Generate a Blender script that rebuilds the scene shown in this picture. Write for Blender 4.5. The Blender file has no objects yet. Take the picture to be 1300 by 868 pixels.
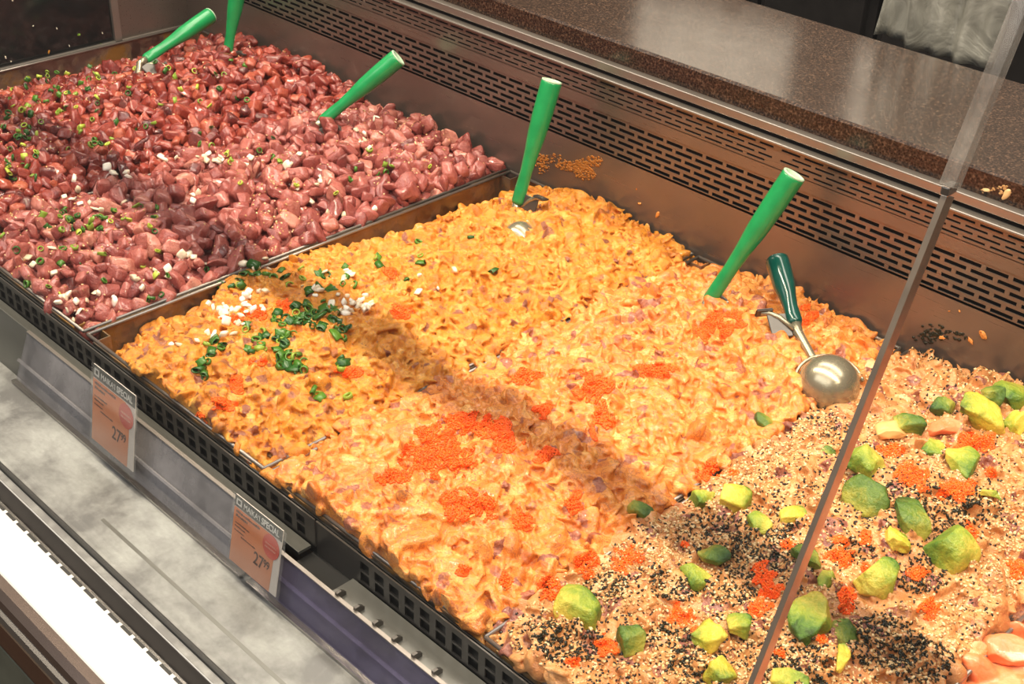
import bpy, bmesh, math, random
import numpy as np
from mathutils import Vector, Matrix, Euler
from mathutils.bvhtree import BVHTree
from mathutils.kdtree import KDTree

rnd = random.Random(7)
rng = np.random.default_rng(11)
SC = bpy.context.scene
COL = SC.collection
PI = math.pi

# ------------------------------------------------------------------ camera
CAM = Vector((0, 0, 0.8))          # z = 0 is the rim of the food pans, 0.85 m above the floor
ROT = Matrix(((0.70377745, -0.39550261, 0.59014828),
              (0.70964810, 0.35265166, -0.60994785),
              (0.03311920, 0.84806515, 0.52885596)))
FPX = 1684.63
cd = bpy.data.cameras.new('camera')
cam = bpy.data.objects.new('camera', cd)
COL.objects.link(cam)
cam.matrix_world = Matrix.Translation(CAM) @ ROT.to_4x4()
cd.sensor_fit = 'HORIZONTAL'; cd.sensor_width = 36; cd.lens = 36 * FPX / 1300
cd.clip_start = 0.01
SC.camera = cam

def ray(px, py):
    return (ROT @ Vector(((px - 650) / FPX, -(py - 434) / FPX, -1))).normalized()
def on_y(px, py, y):
    d = ray(px, py); return CAM + d * (y / d.y)
def on_z(px, py, z):
    d = ray(px, py); return CAM + d * ((z - CAM.z) / d.z)

# ------------------------------------------------------------------ materials
def lin(r, g, b):
    f = lambda c: (c / 255) / 12.92 if c <= 10 else (((c / 255) + 0.055) / 1.055) ** 2.4
    return (f(r), f(g), f(b), 1)

class NT:
    def __init__(s, name):
        s.m = bpy.data.materials.new(name); s.m.use_nodes = True
        s.n = s.m.node_tree.nodes; s.l = s.m.node_tree.links
        s.b = s.n['Principled BSDF']; s.o = s.n['Material Output']
        s.tc = s.n.new('ShaderNodeTexCoord')
    def link(s, a, b): s.l.new(a, b)
    def set(s, **k):
        for a, v in k.items(): s.b.inputs[a.replace('_', ' ')].default_value = v
        return s
    def noise(s, scale, detail=4, rough=0.55, dist=0, vec=None):
        t = s.n.new('ShaderNodeTexNoise'); t.inputs['Scale'].default_value = scale
        t.inputs['Detail'].default_value = detail; t.inputs['Roughness'].default_value = rough
        t.inputs['Distortion'].default_value = dist
        s.link(vec or s.tc.outputs['Object'], t.inputs['Vector']); return t.outputs['Fac']
    def voro(s, scale, feature='F1', vec=None):
        t = s.n.new('ShaderNodeTexVoronoi'); t.feature = feature; t.inputs['Scale'].default_value = scale
        s.link(vec or s.tc.outputs['Object'], t.inputs['Vector']); return t.outputs['Distance']
    def mapv(s, scale):
        t = s.n.new('ShaderNodeMapping'); t.inputs['Scale'].default_value = scale
        s.link(s.tc.outputs['Object'], t.inputs['Vector']); return t.outputs['Vector']
    def ramp(s, fac, stops, interp='LINEAR'):
        t = s.n.new('ShaderNodeValToRGB'); e = t.color_ramp.elements; t.color_ramp.interpolation = interp
        while len(e) < len(stops): e.new(0.5)
        for i, (p, c) in enumerate(stops):
            e[i].position = p; e[i].color = c if len(c) == 4 else (*c, 1)
        s.link(fac, t.inputs['Fac']); return t.outputs['Color']
    def mix(s, fac, a, b):
        t = s.n.new('ShaderNodeMix'); t.data_type = 'RGBA'
        for v, i in ((fac, 0), (a, 6), (b, 7)):
            if hasattr(v, 'is_output'): s.link(v, t.inputs[i])
            else: t.inputs[i].default_value = v
        return t.outputs[2]
    def math(s, op, a, b=None, clamp=False):
        t = s.n.new('ShaderNodeMath'); t.operation = op; t.use_clamp = clamp
        for v, i in ((a, 0), (b, 1)):
            if v is None: continue
            if hasattr(v, 'is_output'): s.link(v, t.inputs[i])
            else: t.inputs[i].default_value = v
        return t.outputs[0]
    def attr(s, name):
        t = s.n.new('ShaderNodeAttribute'); t.attribute_name = name; return t.outputs['Fac']
    def color(s, c): s.link(c, s.b.inputs['Base Color']); return s
    def bump(s, h, strength=0.3, dist=0.002):
        t = s.n.new('ShaderNodeBump'); t.inputs['Strength'].default_value = strength; t.inputs['Distance'].default_value = dist
        s.link(h, t.inputs['Height']); s.link(t.outputs['Normal'], s.b.inputs['Normal']); return s

def plain(name, rgb, rough=0.5, metal=0.0, var=0.0, scale=30, bump=0.0):
    t = NT(name); c = lin(*rgb); t.set(Roughness=rough, Metallic=metal)
    n = t.noise(scale, 5)
    d = tuple(max(0, v * (1 - var)) for v in c[:3]) + (1,)
    e = tuple(min(1, v * (1 + var)) for v in c[:3]) + (1,)
    t.color(t.ramp(n, [(0.3, d), (0.7, e)]))
    if bump: t.bump(n, bump, 0.001)
    return t.m

def steel(name, rgb, rough=0.3, stretch=(1, 30, 30), var=0.12):
    t = NT(name); c = lin(*rgb); t.set(Metallic=0.72)
    n = t.noise(12, 6, 0.6, 0, t.mapv(stretch)); m = t.noise(7, 4)
    t.color(t.ramp(m, [(0.3, tuple(v * (1 - var) for v in c[:3])), (0.7, tuple(min(1, v * (1 + var)) for v in c[:3]))]))
    r = t.math('ADD', t.math('MULTIPLY', n, 0.18), rough - 0.09)
    t.link(r, t.b.inputs['Roughness']); t.bump(n, 0.06, 0.0005)
    return t.m

MAT = {}
MAT['steel'] = steel('brushed_steel', (150, 142, 135), 0.32)
MAT['steel_dark'] = steel('dark_steel', (96, 92, 88), 0.36)
MAT['steel_grille'] = steel('grille_steel', (128, 118, 110), 0.3)
MAT['steel_ledge'] = steel('ledge_steel', (118, 118, 114), 0.35)
MAT['chrome'] = plain('chrome', (190, 186, 182), 0.2, 1.0)
MAT['dark_void'] = plain('black_void', (14, 12, 11), 0.8)
MAT['black_plastic'] = plain('black_plastic', (18, 18, 19), 0.45, var=0.3)
MAT['bright_trim'] = plain('bright_trim', (232, 232, 230), 0.25, 0.3, var=0.02)
MAT['dark_bar'] = plain('dark_anodised_bar', (62, 58, 56), 0.35, 0.6, var=0.1)
MAT['deck'] = plain('white_deck', (206, 206, 204), 0.3, var=0.02, scale=8)
MAT['bronze'] = plain('bronze_bumper', (132, 118, 112), 0.22, 0.9, var=0.05)
MAT['brown_panel'] = plain('dark_brown_panel', (70, 36, 22), 0.4, var=0.3, scale=6)
MAT['grey_panel'] = plain('greenish_panel', (92, 96, 84), 0.6, var=0.25, scale=14)
MAT['back_wall'] = plain('back_wall_paint', (92, 84, 76), 0.5, var=0.05, scale=3)
MAT['floor'] = plain('floor_tile', (92, 78, 66), 0.4, var=0.2, scale=4)
MAT['black_cab'] = plain('black_cabinet', (30, 28, 28), 0.35, var=0.2)
MAT['card_back'] = plain('white_card', (232, 224, 216), 0.45, var=0.02)
MAT['head'] = plain('grey_header', (70, 76, 74), 0.4, var=0.05)
MAT['ink'] = plain('dark_ink', (86, 48, 36), 0.5)
MAT['white_ink'] = plain('white_ink', (235, 235, 230), 0.5)
MAT['red_dot'] = plain('red_sticker', (222, 84, 66), 0.4, var=0.04)
MAT['pink_ink'] = plain('pink_ink', (244, 170, 150), 0.5)

def m_pan():
    t = NT('pan_steel'); t.set(Metallic=1.0)
    n = t.noise(14, 5, 0.6, 0.6); g = t.noise(60, 4)
    film = t.ramp(t.math('ADD', t.math('MULTIPLY', n, 0.75), t.math('MULTIPLY', g, 0.25)), [(0.44, (0, 0, 0)), (0.58, (1, 1, 1))])
    t.color(t.mix(film, lin(140, 128, 116), lin(128, 92, 40)))
    t.link(t.math('MULTIPLY', film, -0.75), t.b.inputs['Metallic']) if False else None
    inv = t.math('SUBTRACT', 1.0, t.math('MULTIPLY', film, 0.8)); t.link(inv, t.b.inputs['Metallic'])
    t.link(t.math('ADD', 0.28, t.math('MULTIPLY', g, 0.15)), t.b.inputs['Roughness'])
    t.bump(t.math('MULTIPLY', film, g), 0.5, 0.003)
    return t.m
MAT['pan'] = m_pan()

def m_frost():
    t = NT('frosted_plate'); t.set(Metallic=0.35)
    n = t.noise(13, 7, 0.66, 0.2); s = t.noise(120, 3, 0.6, 0, t.mapv((1, 2.5, 2)))
    f = t.ramp(n, [(0.38, (0, 0, 0)), (0.62, (1, 1, 1))])
    t.color(t.mix(t.math('MULTIPLY', f, t.math('ADD', 0.55, t.math('MULTIPLY', s, 0.6)), True), lin(112, 112, 112), lin(168, 170, 168)))
    t.link(t.math('ADD', 0.38, t.math('MULTIPLY', f, 0.3)), t.b.inputs['Roughness'])
    t.bump(s, 0.12, 0.001)
    return t.m
MAT['frost'] = m_frost()

def m_granite():
    t = NT('speckled_granite'); t.set(Roughness=0.16, IOR=2.5)
    n = t.noise(420, 3, 0.7); v = t.voro(330)
    c = t.ramp(t.math('ADD', t.math('MULTIPLY', n, 0.7), t.math('MULTIPLY', v, 0.4)),
               [(0.36, lin(22, 15, 12)), (0.5, lin(44, 31, 25)), (0.62, lin(62, 45, 36)), (0.78, lin(104, 80, 64))])
    t.color(c); t.link(t.math('ADD', 0.08, t.math('MULTIPLY', t.noise(26, 4), 0.2)), t.b.inputs['Roughness'])
    return t.m
MAT['granite'] = m_granite()

def thin_glass(name, tint, rough=0.02, amount=1.0, haze=None):
    t = NT(name); n = t.n
    tr = n.new('ShaderNodeBsdfTransparent'); tr.inputs['Color'].default_value = tint
    gl = n.new('ShaderNodeBsdfGlossy'); gl.inputs['Roughness'].default_value = rough
    fr = n.new('ShaderNodeLayerWeight'); fr.inputs['Blend'].default_value = 0.5
    mx = n.new('ShaderNodeMixShader')
    t.link(t.math('MULTIPLY', t.math('ADD', 0.04, t.math('MULTIPLY', t.math('POWER', fr.outputs['Facing'], 5.0), 0.9)), amount), mx.inputs[0])
    t.link(tr.outputs[0], mx.inputs[1]); t.link(gl.outputs[0], mx.inputs[2])
    out = mx.outputs[0]
    if haze:
        df = n.new('ShaderNodeBsdfDiffuse'); df.inputs['Color'].default_value = lin(*haze[0])
        m2 = n.new('ShaderNodeMixShader')
        t.link(t.math('MULTIPLY', t.ramp(t.noise(haze[2], 5, 0.6), [(0.35, (0.25,) * 3), (0.7, (1,) * 3)]), haze[1]), m2.inputs[0])
        t.link(out, m2.inputs[1]); t.link(df.outputs[0], m2.inputs[2]); out = m2.outputs[0]
    t.link(out, t.o.inputs['Surface'])
    return t.m
MAT['glass'] = thin_glass('case_glass', (0.99, 0.992, 0.988, 1), 0.03, 0.5)
MAT['acrylic'] = thin_glass('clear_acrylic', (0.9, 0.88, 0.96, 1), 0.1, 1.0, ((126, 122, 150), 0.5, 18))
MAT['acrylic_pale'] = thin_glass('pale_acrylic', (0.92, 0.92, 0.94, 1), 0.1, 1.0, ((150, 148, 152), 0.75, 14))
MAT['sleeve'] = thin_glass('clear_sleeve', (0.95, 0.95, 0.95, 1), 0.1, 0.9, ((190, 185, 185), 0.05, 20))
MAT['seal'] = thin_glass('clear_seal', (0.93, 0.93, 0.93, 1), 0.15, 1.0, ((176, 168, 160), 0.32, 20))
MAT['end_glass'] = plain('smoked_end_glass', (24, 24, 24), 0.12, var=0.3, scale=10)
MAT['edge'] = plain('polished_glass_edge', (150, 136, 122), 0.3, 0.75, var=0.15, scale=40)

def m_cloth():
    t = NT('silvery_sheet'); t.set(Metallic=0.35, Roughness=0.4)
    n = t.noise(16, 6, 0.6, 1.2)
    t.color(t.ramp(n, [(0.3, lin(118, 117, 110)), (0.7, lin(180, 179, 171))])); t.bump(n, 0.4, 0.01)
    return t.m
MAT['sheet'] = m_cloth()
MAT['cloth'] = plain('white_cotton', (238, 236, 230), 0.8, var=0.03)

def m_food(name, stops, bits, rough=0.3, nscale=90, bumps=0.5, bscale=160, bitlevel=(0.62, 0.72), sss=0.12, coat=0.3, fleck=None, vein=None):
    """sauced mixture: per-lump tone picks the sauce shade, bare fish shows through where the lump is uncoated"""
    t = NT(name); t.set(Roughness=rough)
    t.b.inputs['Subsurface Weight'].default_value = sss
    t.b.inputs['Subsurface Radius'].default_value = (0.008, 0.003, 0.0015)
    t.b.inputs['Subsurface Scale'].default_value = 1.0
    t.b.inputs['Coat Weight'].default_value = coat; t.b.inputs['Coat Roughness'].default_value = 0.12
    n = t.noise(nscale, 6, 0.62, 1.0); b = t.noise(bscale, 5, 0.6, 0.6)
    c = t.ramp(t.math('ADD', t.math('MULTIPLY', t.attr('tone'), 0.55), t.math('MULTIPLY', n, 0.5)), stops)
    if bits:
        k = t.math('ADD', t.math('MULTIPLY', t.attr('bare'), 0.6), t.math('MULTIPLY', n, 0.5))
        kk = t.ramp(k, [(bitlevel[0], (0, 0, 0)), (bitlevel[1], (1, 1, 1))])
        c = t.mix(kk, c, t.ramp(b, bits))
    if fleck:
        f = t.ramp(t.noise(fleck[0], 2, 0.5), [(fleck[1], (0, 0, 0)), (fleck[1] + 0.05, (1, 1, 1))])
        c = t.mix(f, c, fleck[2])
    if vein:
        ln = t.ramp(t.noise(vein[0], 4, 0.6, 1.6), [(0.470, (0, 0, 0)), (0.492, (1, 1, 1)), (0.508, (1, 1, 1)), (0.530, (0, 0, 0))])
        c = t.mix(t.math('MULTIPLY', ln, vein[1]), c, vein[2])
    t.color(c)
    h = t.math('ADD', t.math('MULTIPLY', b, 0.6), t.math('MULTIPLY', t.noise(bscale * 3, 3), 0.4))
    t.bump(h, bumps, 0.004)
    return t.m

MAT['tuna_dark'] = m_food('seasoned_red_tuna', [(0.12, lin(48, 16, 14)), (0.38, lin(122, 36, 26)), (0.6, lin(158, 60, 42)), (0.9, lin(196, 106, 74))],
                          None, 0.14, 150, 0.8, 260, sss=0.04, coat=0.9)
MAT['tuna_pink'] = m_food('pink_tuna', [(0.12, lin(70, 26, 28)), (0.34, lin(138, 62, 57)), (0.58, lin(172, 92, 82)), (0.9, lin(214, 146, 126))],
                          None, 0.15, 120, 0.8, 220, sss=0.06, coat=0.8)
MAT['orange_fine'] = m_food('chopped_orange_poke', [(0.16, lin(150, 78, 30)), (0.34, lin(198, 114, 26)), (0.55, lin(224, 146, 38)), (0.8, lin(242, 182, 92))],
                            [(0.35, lin(120, 60, 44)), (0.6, lin(156, 92, 66)), (0.8, lin(200, 140, 96))], 0.3, 230, 0.7, 330, (0.62, 0.76), sss=0.06, coat=0.25, fleck=(420, 0.64, lin(146, 78, 34)), vein=(110, 0.5, lin(150, 84, 46)))
MAT['orange_cream'] = m_food('creamy_orange_poke', [(0.16, lin(178, 90, 46)), (0.34, lin(214, 124, 48)), (0.56, lin(230, 146, 62)), (0.82, lin(242, 186, 104))],
                             [(0.35, lin(132, 70, 54)), (0.6, lin(172, 102, 74)), (0.8, lin(214, 150, 112))], 0.27, 190, 0.6, 240, (0.6, 0.76), sss=0.07, coat=0.35, fleck=(380, 0.66, lin(164, 88, 52)), vein=(70, 0.55, lin(156, 84, 60)))
MAT['beige_poke'] = m_food('seeded_beige_poke', [(0.15, lin(136, 76, 46)), (0.36, lin(192, 126, 72)), (0.58, lin(214, 150, 90)), (0.85, lin(236, 184, 134))],
                           [(0.35, lin(116, 62, 54)), (0.6, lin(160, 98, 78)), (0.8, lin(210, 148, 112))], 0.3, 180, 0.6, 240, (0.58, 0.72), sss=0.06)
MAT['smear'] = plain('dried_sauce', (168, 108, 44), 0.4, var=0.2, scale=120)
MAT['salmon'] = m_food('salmon_slices', [(0.2, lin(210, 90, 50)), (0.5, lin(238, 140, 90)), (0.8, lin(248, 184, 140))], None, 0.25, 40, 0.4, 90)

def m_roe():
    t = NT('orange_roe'); t.set(Roughness=0.42)
    t.b.inputs['Subsurface Weight'].default_value = 0.25
    t.b.inputs['Subsurface Radius'].default_value = (0.004, 0.0015, 0.0005)
    t.color(t.ramp(t.noise(300, 3), [(0.3, lin(246, 84, 2)), (0.55, lin(252, 102, 4)), (0.75, lin(255, 122, 12))]))
    return t.m
MAT['roe'] = m_roe()

def m_avocado(name, flesh, yellow, green):
    t = NT(name); t.set(Roughness=0.34)
    t.b.inputs['Subsurface Weight'].default_value = 0.12; t.b.inputs['Subsurface Radius'].default_value = (0.004, 0.004, 0.001)
    n = t.noise(95, 6, 0.68, 0.8)
    k = t.math('ADD', t.attr('tone'), t.math('MULTIPLY', t.math('SUBTRACT', n, 0.5), 1.1))
    t.color(t.ramp(k, [(0.1, lin(*yellow)), (0.42, lin(*flesh)), (0.78, lin(*green)), (0.97, lin(*[int(v * 0.6) for v in green]))]))
    t.bump(t.noise(140, 6, 0.65), 0.8, 0.004)
    return t.m
MAT['avo_y'] = m_avocado('avocado_yellow', (206, 190, 62), (228, 208, 88), (130, 148, 44))
MAT['avo_l'] = m_avocado('avocado_light', (152, 166, 56), (206, 190, 78), (84, 122, 38))
MAT['avo_d'] = m_avocado('avocado_dark', (98, 124, 44), (168, 164, 66), (52, 88, 32))

def m_green(name, a, b, c):
    t = NT(name); t.set(Roughness=0.25); t.b.inputs['Subsurface Weight'].default_value = 0.08
    t.b.inputs['Subsurface Radius'].default_value = (0.002, 0.003, 0.001)
    t.color(t.ramp(t.math('ADD', t.math('MULTIPLY', t.attr('tone'), 0.7), t.math('MULTIPLY', t.noise(200, 3), 0.3)), [(0.15, lin(*a)), (0.5, lin(*b)), (0.85, lin(*c))]))
    return t.m
MAT['scallion'] = m_green('scallion_green', (40, 84, 30), (78, 124, 36), (176, 190, 70))
MAT['onion'] = m_green('onion_white', (212, 190, 160), (234, 220, 196), (246, 240, 226))
MAT['seed_w'] = m_green('sesame_tan', (150, 104, 60), (214, 172, 116), (240, 214, 168))
MAT['seed_b'] = m_green('sesame_black', (14, 12, 12), (26, 22, 20), (52, 44, 36))
MAT['buff'] = plain('buff_fish', (226, 178, 112), 0.35, var=0.08, scale=60)
MAT['furikake'] = m_green('seaweed_flake', (16, 20, 12), (34, 36, 20), (64, 52, 28))

def m_handle(name, a, b, rough):
    t = NT(name); t.set(Roughness=rough); t.b.inputs['Coat Weight'].default_value = 0.4; t.b.inputs['Coat Roughness'].default_value = 0.15
    t.color(t.ramp(t.noise(40, 4), [(0.3, lin(*a)), (0.7, lin(*b))]))
    t.bump(t.noise(60, 3, 0.5, 0, t.mapv((6, 6, 0.6))), 0.08, 0.001)
    return t.m
MAT['grip'] = m_handle('green_grip', (18, 132, 72), (30, 152, 86), 0.3)
MAT['grip_dark'] = m_handle('dark_teal_grip', (4, 62, 54), (8, 76, 66), 0.16)
MAT['grip_end'] = plain('worn_grip_end', (170, 196, 168), 0.6, var=0.2, scale=200)
MAT['scoop'] = steel('scoop_steel', (160, 152, 130), 0.26, (4, 30, 4), 0.1)

# ------------------------------------------------------------------ mesh helpers
def mk(name, mesh, mat, parent=None, loc=None):
    o = bpy.data.objects.new(name, mesh); COL.objects.link(o)
    if mat is not None and not mesh.materials: mesh.materials.append(mat)
    if parent: o.parent = parent
    if loc is not None: o.location = loc
    return o
def empty(name, loc=(0, 0, 0), rot=(0, 0, 0)):
    o = bpy.data.objects.new(name, None); COL.objects.link(o); o.location = loc; o.rotation_euler = rot
    o.empty_display_size = 0.02
    return o
def tag(o, label, cat=None, group=None, kind=None):
    if label: o['label'] = label
    if cat: o['category'] = cat
    if group: o['group'] = group
    if kind: o['kind'] = kind
    return o
def structure(o, label=None):
    o['kind'] = 'structure'
    if label: o['label'] = label
    return o
def bm_mesh(name, bm, smooth=False):
    bmesh.ops.recalc_face_normals(bm, faces=bm.faces)
    me = bpy.data.meshes.new(name); bm.to_mesh(me); bm.free()
    if smooth: me.polygons.foreach_set('use_smooth', [True] * len(me.polygons))
    return me
def add_box(bm, x0, x1, y0, y1, z0, z1):
    v = [bm.verts.new(p) for p in ((x0, y0, z0), (x1, y0, z0), (x1, y1, z0), (x0, y1, z0), (x0, y0, z1), (x1, y0, z1), (x1, y1, z1), (x0, y1, z1))]
    for f in ((0, 3, 2, 1), (4, 5, 6, 7), (0, 1, 5, 4), (1, 2, 6, 5), (2, 3, 7, 6), (3, 0, 4, 7)): bm.faces.new([v[i] for i in f])
def box(name, mat, b, parent=None, bevel=0.0):
    bm = bmesh.new(); add_box(bm, *b)
    if bevel: bmesh.ops.bevel(bm, geom=bm.edges[:], offset=bevel, segments=2, affect='EDGES', profile=0.5)
    return mk(name, bm_mesh(name, bm), mat, parent)
def prism(name, mat, pts, x0, x1, parent=None, bevel=0.0):
    """profile given in (y, z), extruded along the counter"""
    bm = bmesh.new()
    a = [bm.verts.new((x0, y, z)) for y, z in pts]; b = [bm.verts.new((x1, y, z)) for y, z in pts]
    n = len(pts); bm.faces.new(a); bm.faces.new(b[::-1])
    for i in range(n): bm.faces.new((a[i], b[i], b[(i + 1) % n], a[(i + 1) % n]))
    if bevel: bmesh.ops.bevel(bm, geom=bm.edges[:], offset=bevel, segments=2, affect='EDGES')
    return mk(name, bm_mesh(name, bm), mat, parent)
def tube_bm(bm, path, radii, seg=12):
    rings = []
    path = [Vector(p) for p in path]
    for i, p in enumerate(path):
        d = (path[min(i + 1, len(path) - 1)] - path[max(i - 1, 0)]).normalized()
        u = d.orthogonal().normalized() if i == 0 else (pu - d * pu.dot(d)).normalized()
        pu = u; w = d.cross(u); r = radii[i] if hasattr(radii, '__len__') else radii
        rings.append([bm.verts.new(p + (u * math.cos(2 * PI * k / seg) + w * math.sin(2 * PI * k / seg)) * r) for k in range(seg)])
    for a, b in zip(rings, rings[1:]):
        for k in range(seg): bm.faces.new((a[k], a[(k + 1) % seg], b[(k + 1) % seg], b[k]))
    bm.faces.new(rings[0][::-1]); bm.faces.new(rings[-1])
def np_mesh(name, V, F, tone=None, bare=None, smooth=True):
    V = np.asarray(V, np.float32); F = np.asarray(F, np.int32); k = F.shape[1]
    me = bpy.data.meshes.new(name)
    me.vertices.add(len(V)); me.vertices.foreach_set('co', V.ravel())
    me.loops.add(F.size); me.loops.foreach_set('vertex_index', F.ravel())
    me.polygons.add(len(F)); me.polygons.foreach_set('loop_start', np.arange(0, F.size, k, dtype=np.int32))
    if smooth: me.polygons.foreach_set('use_smooth', np.ones(len(F), bool))
    me.update(calc_edges=True)
    for nm, a in (('tone', tone), ('bare', bare)):
        if a is not None:
            at = me.attributes.new(nm, 'FLOAT', 'POINT'); at.data.foreach_set('value', np.asarray(a, np.float32))
    return me
def bm_np(bm):
    bm.verts.index_update()
    V = np.array([v.co[:] for v in bm.verts]); F = np.array([[v.index for v in f.verts] for f in bm.faces]); bm.free(); return V, F

def rand_rot(n, tilt=None):
    """random rotations; tilt limits how far the local z leaves the vertical"""
    if tilt is None:
        q = rng.normal(size=(n, 4)); q /= np.linalg.norm(q, axis=1)[:, None]
        w, x, y, z = q.T
        return np.stack([np.stack([1 - 2 * (y * y + z * z), 2 * (x * y - z * w), 2 * (x * z + y * w)], -1),
                         np.stack([2 * (x * y + z * w), 1 - 2 * (x * x + z * z), 2 * (y * z - x * w)], -1),
                         np.stack([2 * (x * z - y * w), 2 * (y * z + x * w), 1 - 2 * (x * x + y * y)], -1)], 1)
    out = []
    for _ in range(n):
        out.append(np.array(Euler((rng.normal() * tilt, rng.normal() * tilt, 0)).to_matrix() @ Euler((0, 0, rng.random() * 2 * PI)).to_matrix()))
    return np.array(out)

# chunk prototypes -----------------------------------------------------------
def smooth_noise(V, freq, seed):
    r = np.random.default_rng(seed); out = np.zeros(len(V))
    for i in range(5):
        k = r.normal(size=3) * freq; out += np.sin(V @ k + r.random() * 6.28)
    return out / 5
def cube_proto(seed, p=5.0, cuts=3, rough=0.12, shear=0.25):
    bm = bmesh.new(); bmesh.ops.create_cube(bm, size=2.0)
    bmesh.ops.subdivide_edges(bm, edges=bm.edges[:], cuts=cuts, use_grid_fill=True)
    V, F = bm_np(bm)
    V = V / (np.sum(np.abs(V) ** p, axis=1) ** (1 / p))[:, None]
    r = np.random.default_rng(seed)
    S = np.eye(3) + r.normal(size=(3, 3)) * shear * 0.5; V = V @ S
    V *= r.uniform(0.7, 1.15, 3)
    n = np.stack([smooth_noise(V, 2.0, seed * 7 + i) for i in range(3)], 1)
    V = V + n * rough
    return V, F
def facet(V, n, seed, lo=0.62, hi=0.9):
    """shave flat cuts off a prototype"""
    r = np.random.default_rng(seed)
    for _ in range(n):
        d = r.normal(size=3); d /= np.linalg.norm(d); h = (V @ d).max() * r.uniform(lo, hi)
        V = V - np.maximum(0, V @ d - h)[:, None] * d
    return V
CUBES = [cube_proto(i, 5.5, 4, 0.16, 0.4) for i in range(14)]
CUBES = [(facet(v, 4, 900 + i, 0.66, 0.94), f) for i, (v, f) in enumerate(CUBES)]
LUMPS = [cube_proto(100 + i, 3.2, 4, 0.20, 0.5) for i in range(14)]
LUMPS = [(facet(v, 2, 500 + i, 0.7, 0.95), f) for i, (v, f) in enumerate(LUMPS)]
def batch(protos, T, R, S):
    """place prototypes: T (n,3), R (n,3,3), S (n,3) or (n,) -> verts, faces, owner index"""
    n = len(T); S = S if S.ndim == 2 else np.repeat(S[:, None], 3, 1)
    Vs, Fs, O, off = [], [], [], 0
    pick = rng.integers(0, len(protos), n)
    for k, (V, F) in enumerate(protos):
        idx = np.where(pick == k)[0]
        if not len(idx): continue
        W = np.einsum('nij,nvj->nvi', R[idx], V[None] * S[idx][:, None, :]) + T[idx][:, None, :]
        Vs.append(W.reshape(-1, 3))
        Fs.append((F[None] + (np.arange(len(idx)) * len(V))[:, None, None] + off).reshape(-1, F.shape[1]))
        O.append(np.repeat(idx, len(V))); off += len(idx) * len(V)
    return np.concatenate(Vs), np.concatenate(Fs), np.concatenate(O)

# ------------------------------------------------------------------ the place
XL, XR = -2.06, 0.35
fl = bpy.data.meshes.new('floor'); bm = bmesh.new(); add_box(bm, -6, 4, -3, 5, -0.9, -0.85)
structure(mk('floor', bm_mesh('floor', bm), MAT['floor']), 'brown tiled shop floor')

case = empty('display_case', (-0.85, 0.9, -0.85))
tag(case, 'long refrigerated display case with sloped glass holding trays of raw fish poke', 'display case')
INV = Matrix.Translation((0.85, -0.9, 0.85))
def P(o):
    o.parent = case; o.matrix_parent_inverse = INV; return o
BW = 1.25     # plane of the rear wall of the well
P(box('body', MAT['steel_dark'], (XL, XR, 0.50, 1.30, -0.80, -0.17)))
P(box('front_skirt', MAT['brown_panel'], (XL - 0.1, XR, 0.345, 0.50, -0.82, -0.17)))
P(box('lower_trim', MAT['grey_panel'], (XL - 0.1, XR, 0.335, 0.345, -0.42, -0.168)))
P(box('toe_kick', MAT['black_plastic'], (XL - 0.1, XR, 0.42, 0.50, -0.848, -0.82)))
P(box('back_panel', MAT['steel_grille'], (XL, XR, BW, BW + 0.004, -0.17, 0.087)))

def slotted(name, mat, x0, x1, z0, rows, pitch, slot_h, slot_l, gap, y, parent=None, seams=()):
    """vertical sheet with staggered rows of open slots"""
    bm = bmesh.new()
    def q(xa, xb, za, zb):
        bm.faces.new([bm.verts.new(p) for p in ((xa, y, za), (xb, y, za), (xb, y, zb), (xa, y, zb))])
    z = z0
    for r in range(rows):
        q(x0, x1, z, z + pitch - slot_h); z += pitch - slot_h
        x = x0 - (slot_l + gap) * (0.5 if r % 2 else 0.0) - 0.01; last = x0
        while x < x1:
            a, b = max(x, x0), min(x + slot_l, x1)
            for s in seams:
                if a < s < b: b = max(a, s - 0.004); break
            if b > a + 0.004:
                if a > last: q(last, a, z, z + slot_h)
                last = b
            x += slot_l + gap
        if last < x1: q(last, x1, z, z + slot_h)
        z += slot_h
    q(x0, x1, z, z + pitch - slot_h)
    bm.normal_update(); bmesh.ops.solidify(bm, geom=bm.faces[:], thickness=0.0012)
    return P(mk(name, bm_mesh(name, bm), mat))
SEAMS = (-0.79, -1.55)
slotted('air_grille', MAT['steel_grille'], XL, XR, 0.084, 6, 0.0088, 0.0046, 0.026, 0.0055, BW, seams=())
P(box('plain_band', MAT['steel_grille'], (XL, XR, BW - 0.001, BW + 0.004, 0.1405, 0.156)))
slotted('upper_air_grille', MAT['steel_grille'], XL, XR, 0.155, 4, 0.0066, 0.0026, 0.026, 0.0058, BW - 0.001, seams=SEAMS)
P(box('grille_void', MAT['dark_void'], (XL, XR, BW + 0.03, BW + 0.034, 0.06, 0.19)))
P(box('chrome_lip', MAT['steel'], (XL, XR, BW - 0.005, BW + 0.01, 0.1850, 0.1882), bevel=0.0012))
P(box('shadow_gap', MAT['dark_void'], (XL, XR, BW + 0.018, BW + 0.03, 0.18, 0.2)))
P(box('top_strip', MAT['steel'], (XL, XR, BW + 0.004, BW + 0.04, 0.194, 0.2045), bevel=0.001))

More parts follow.
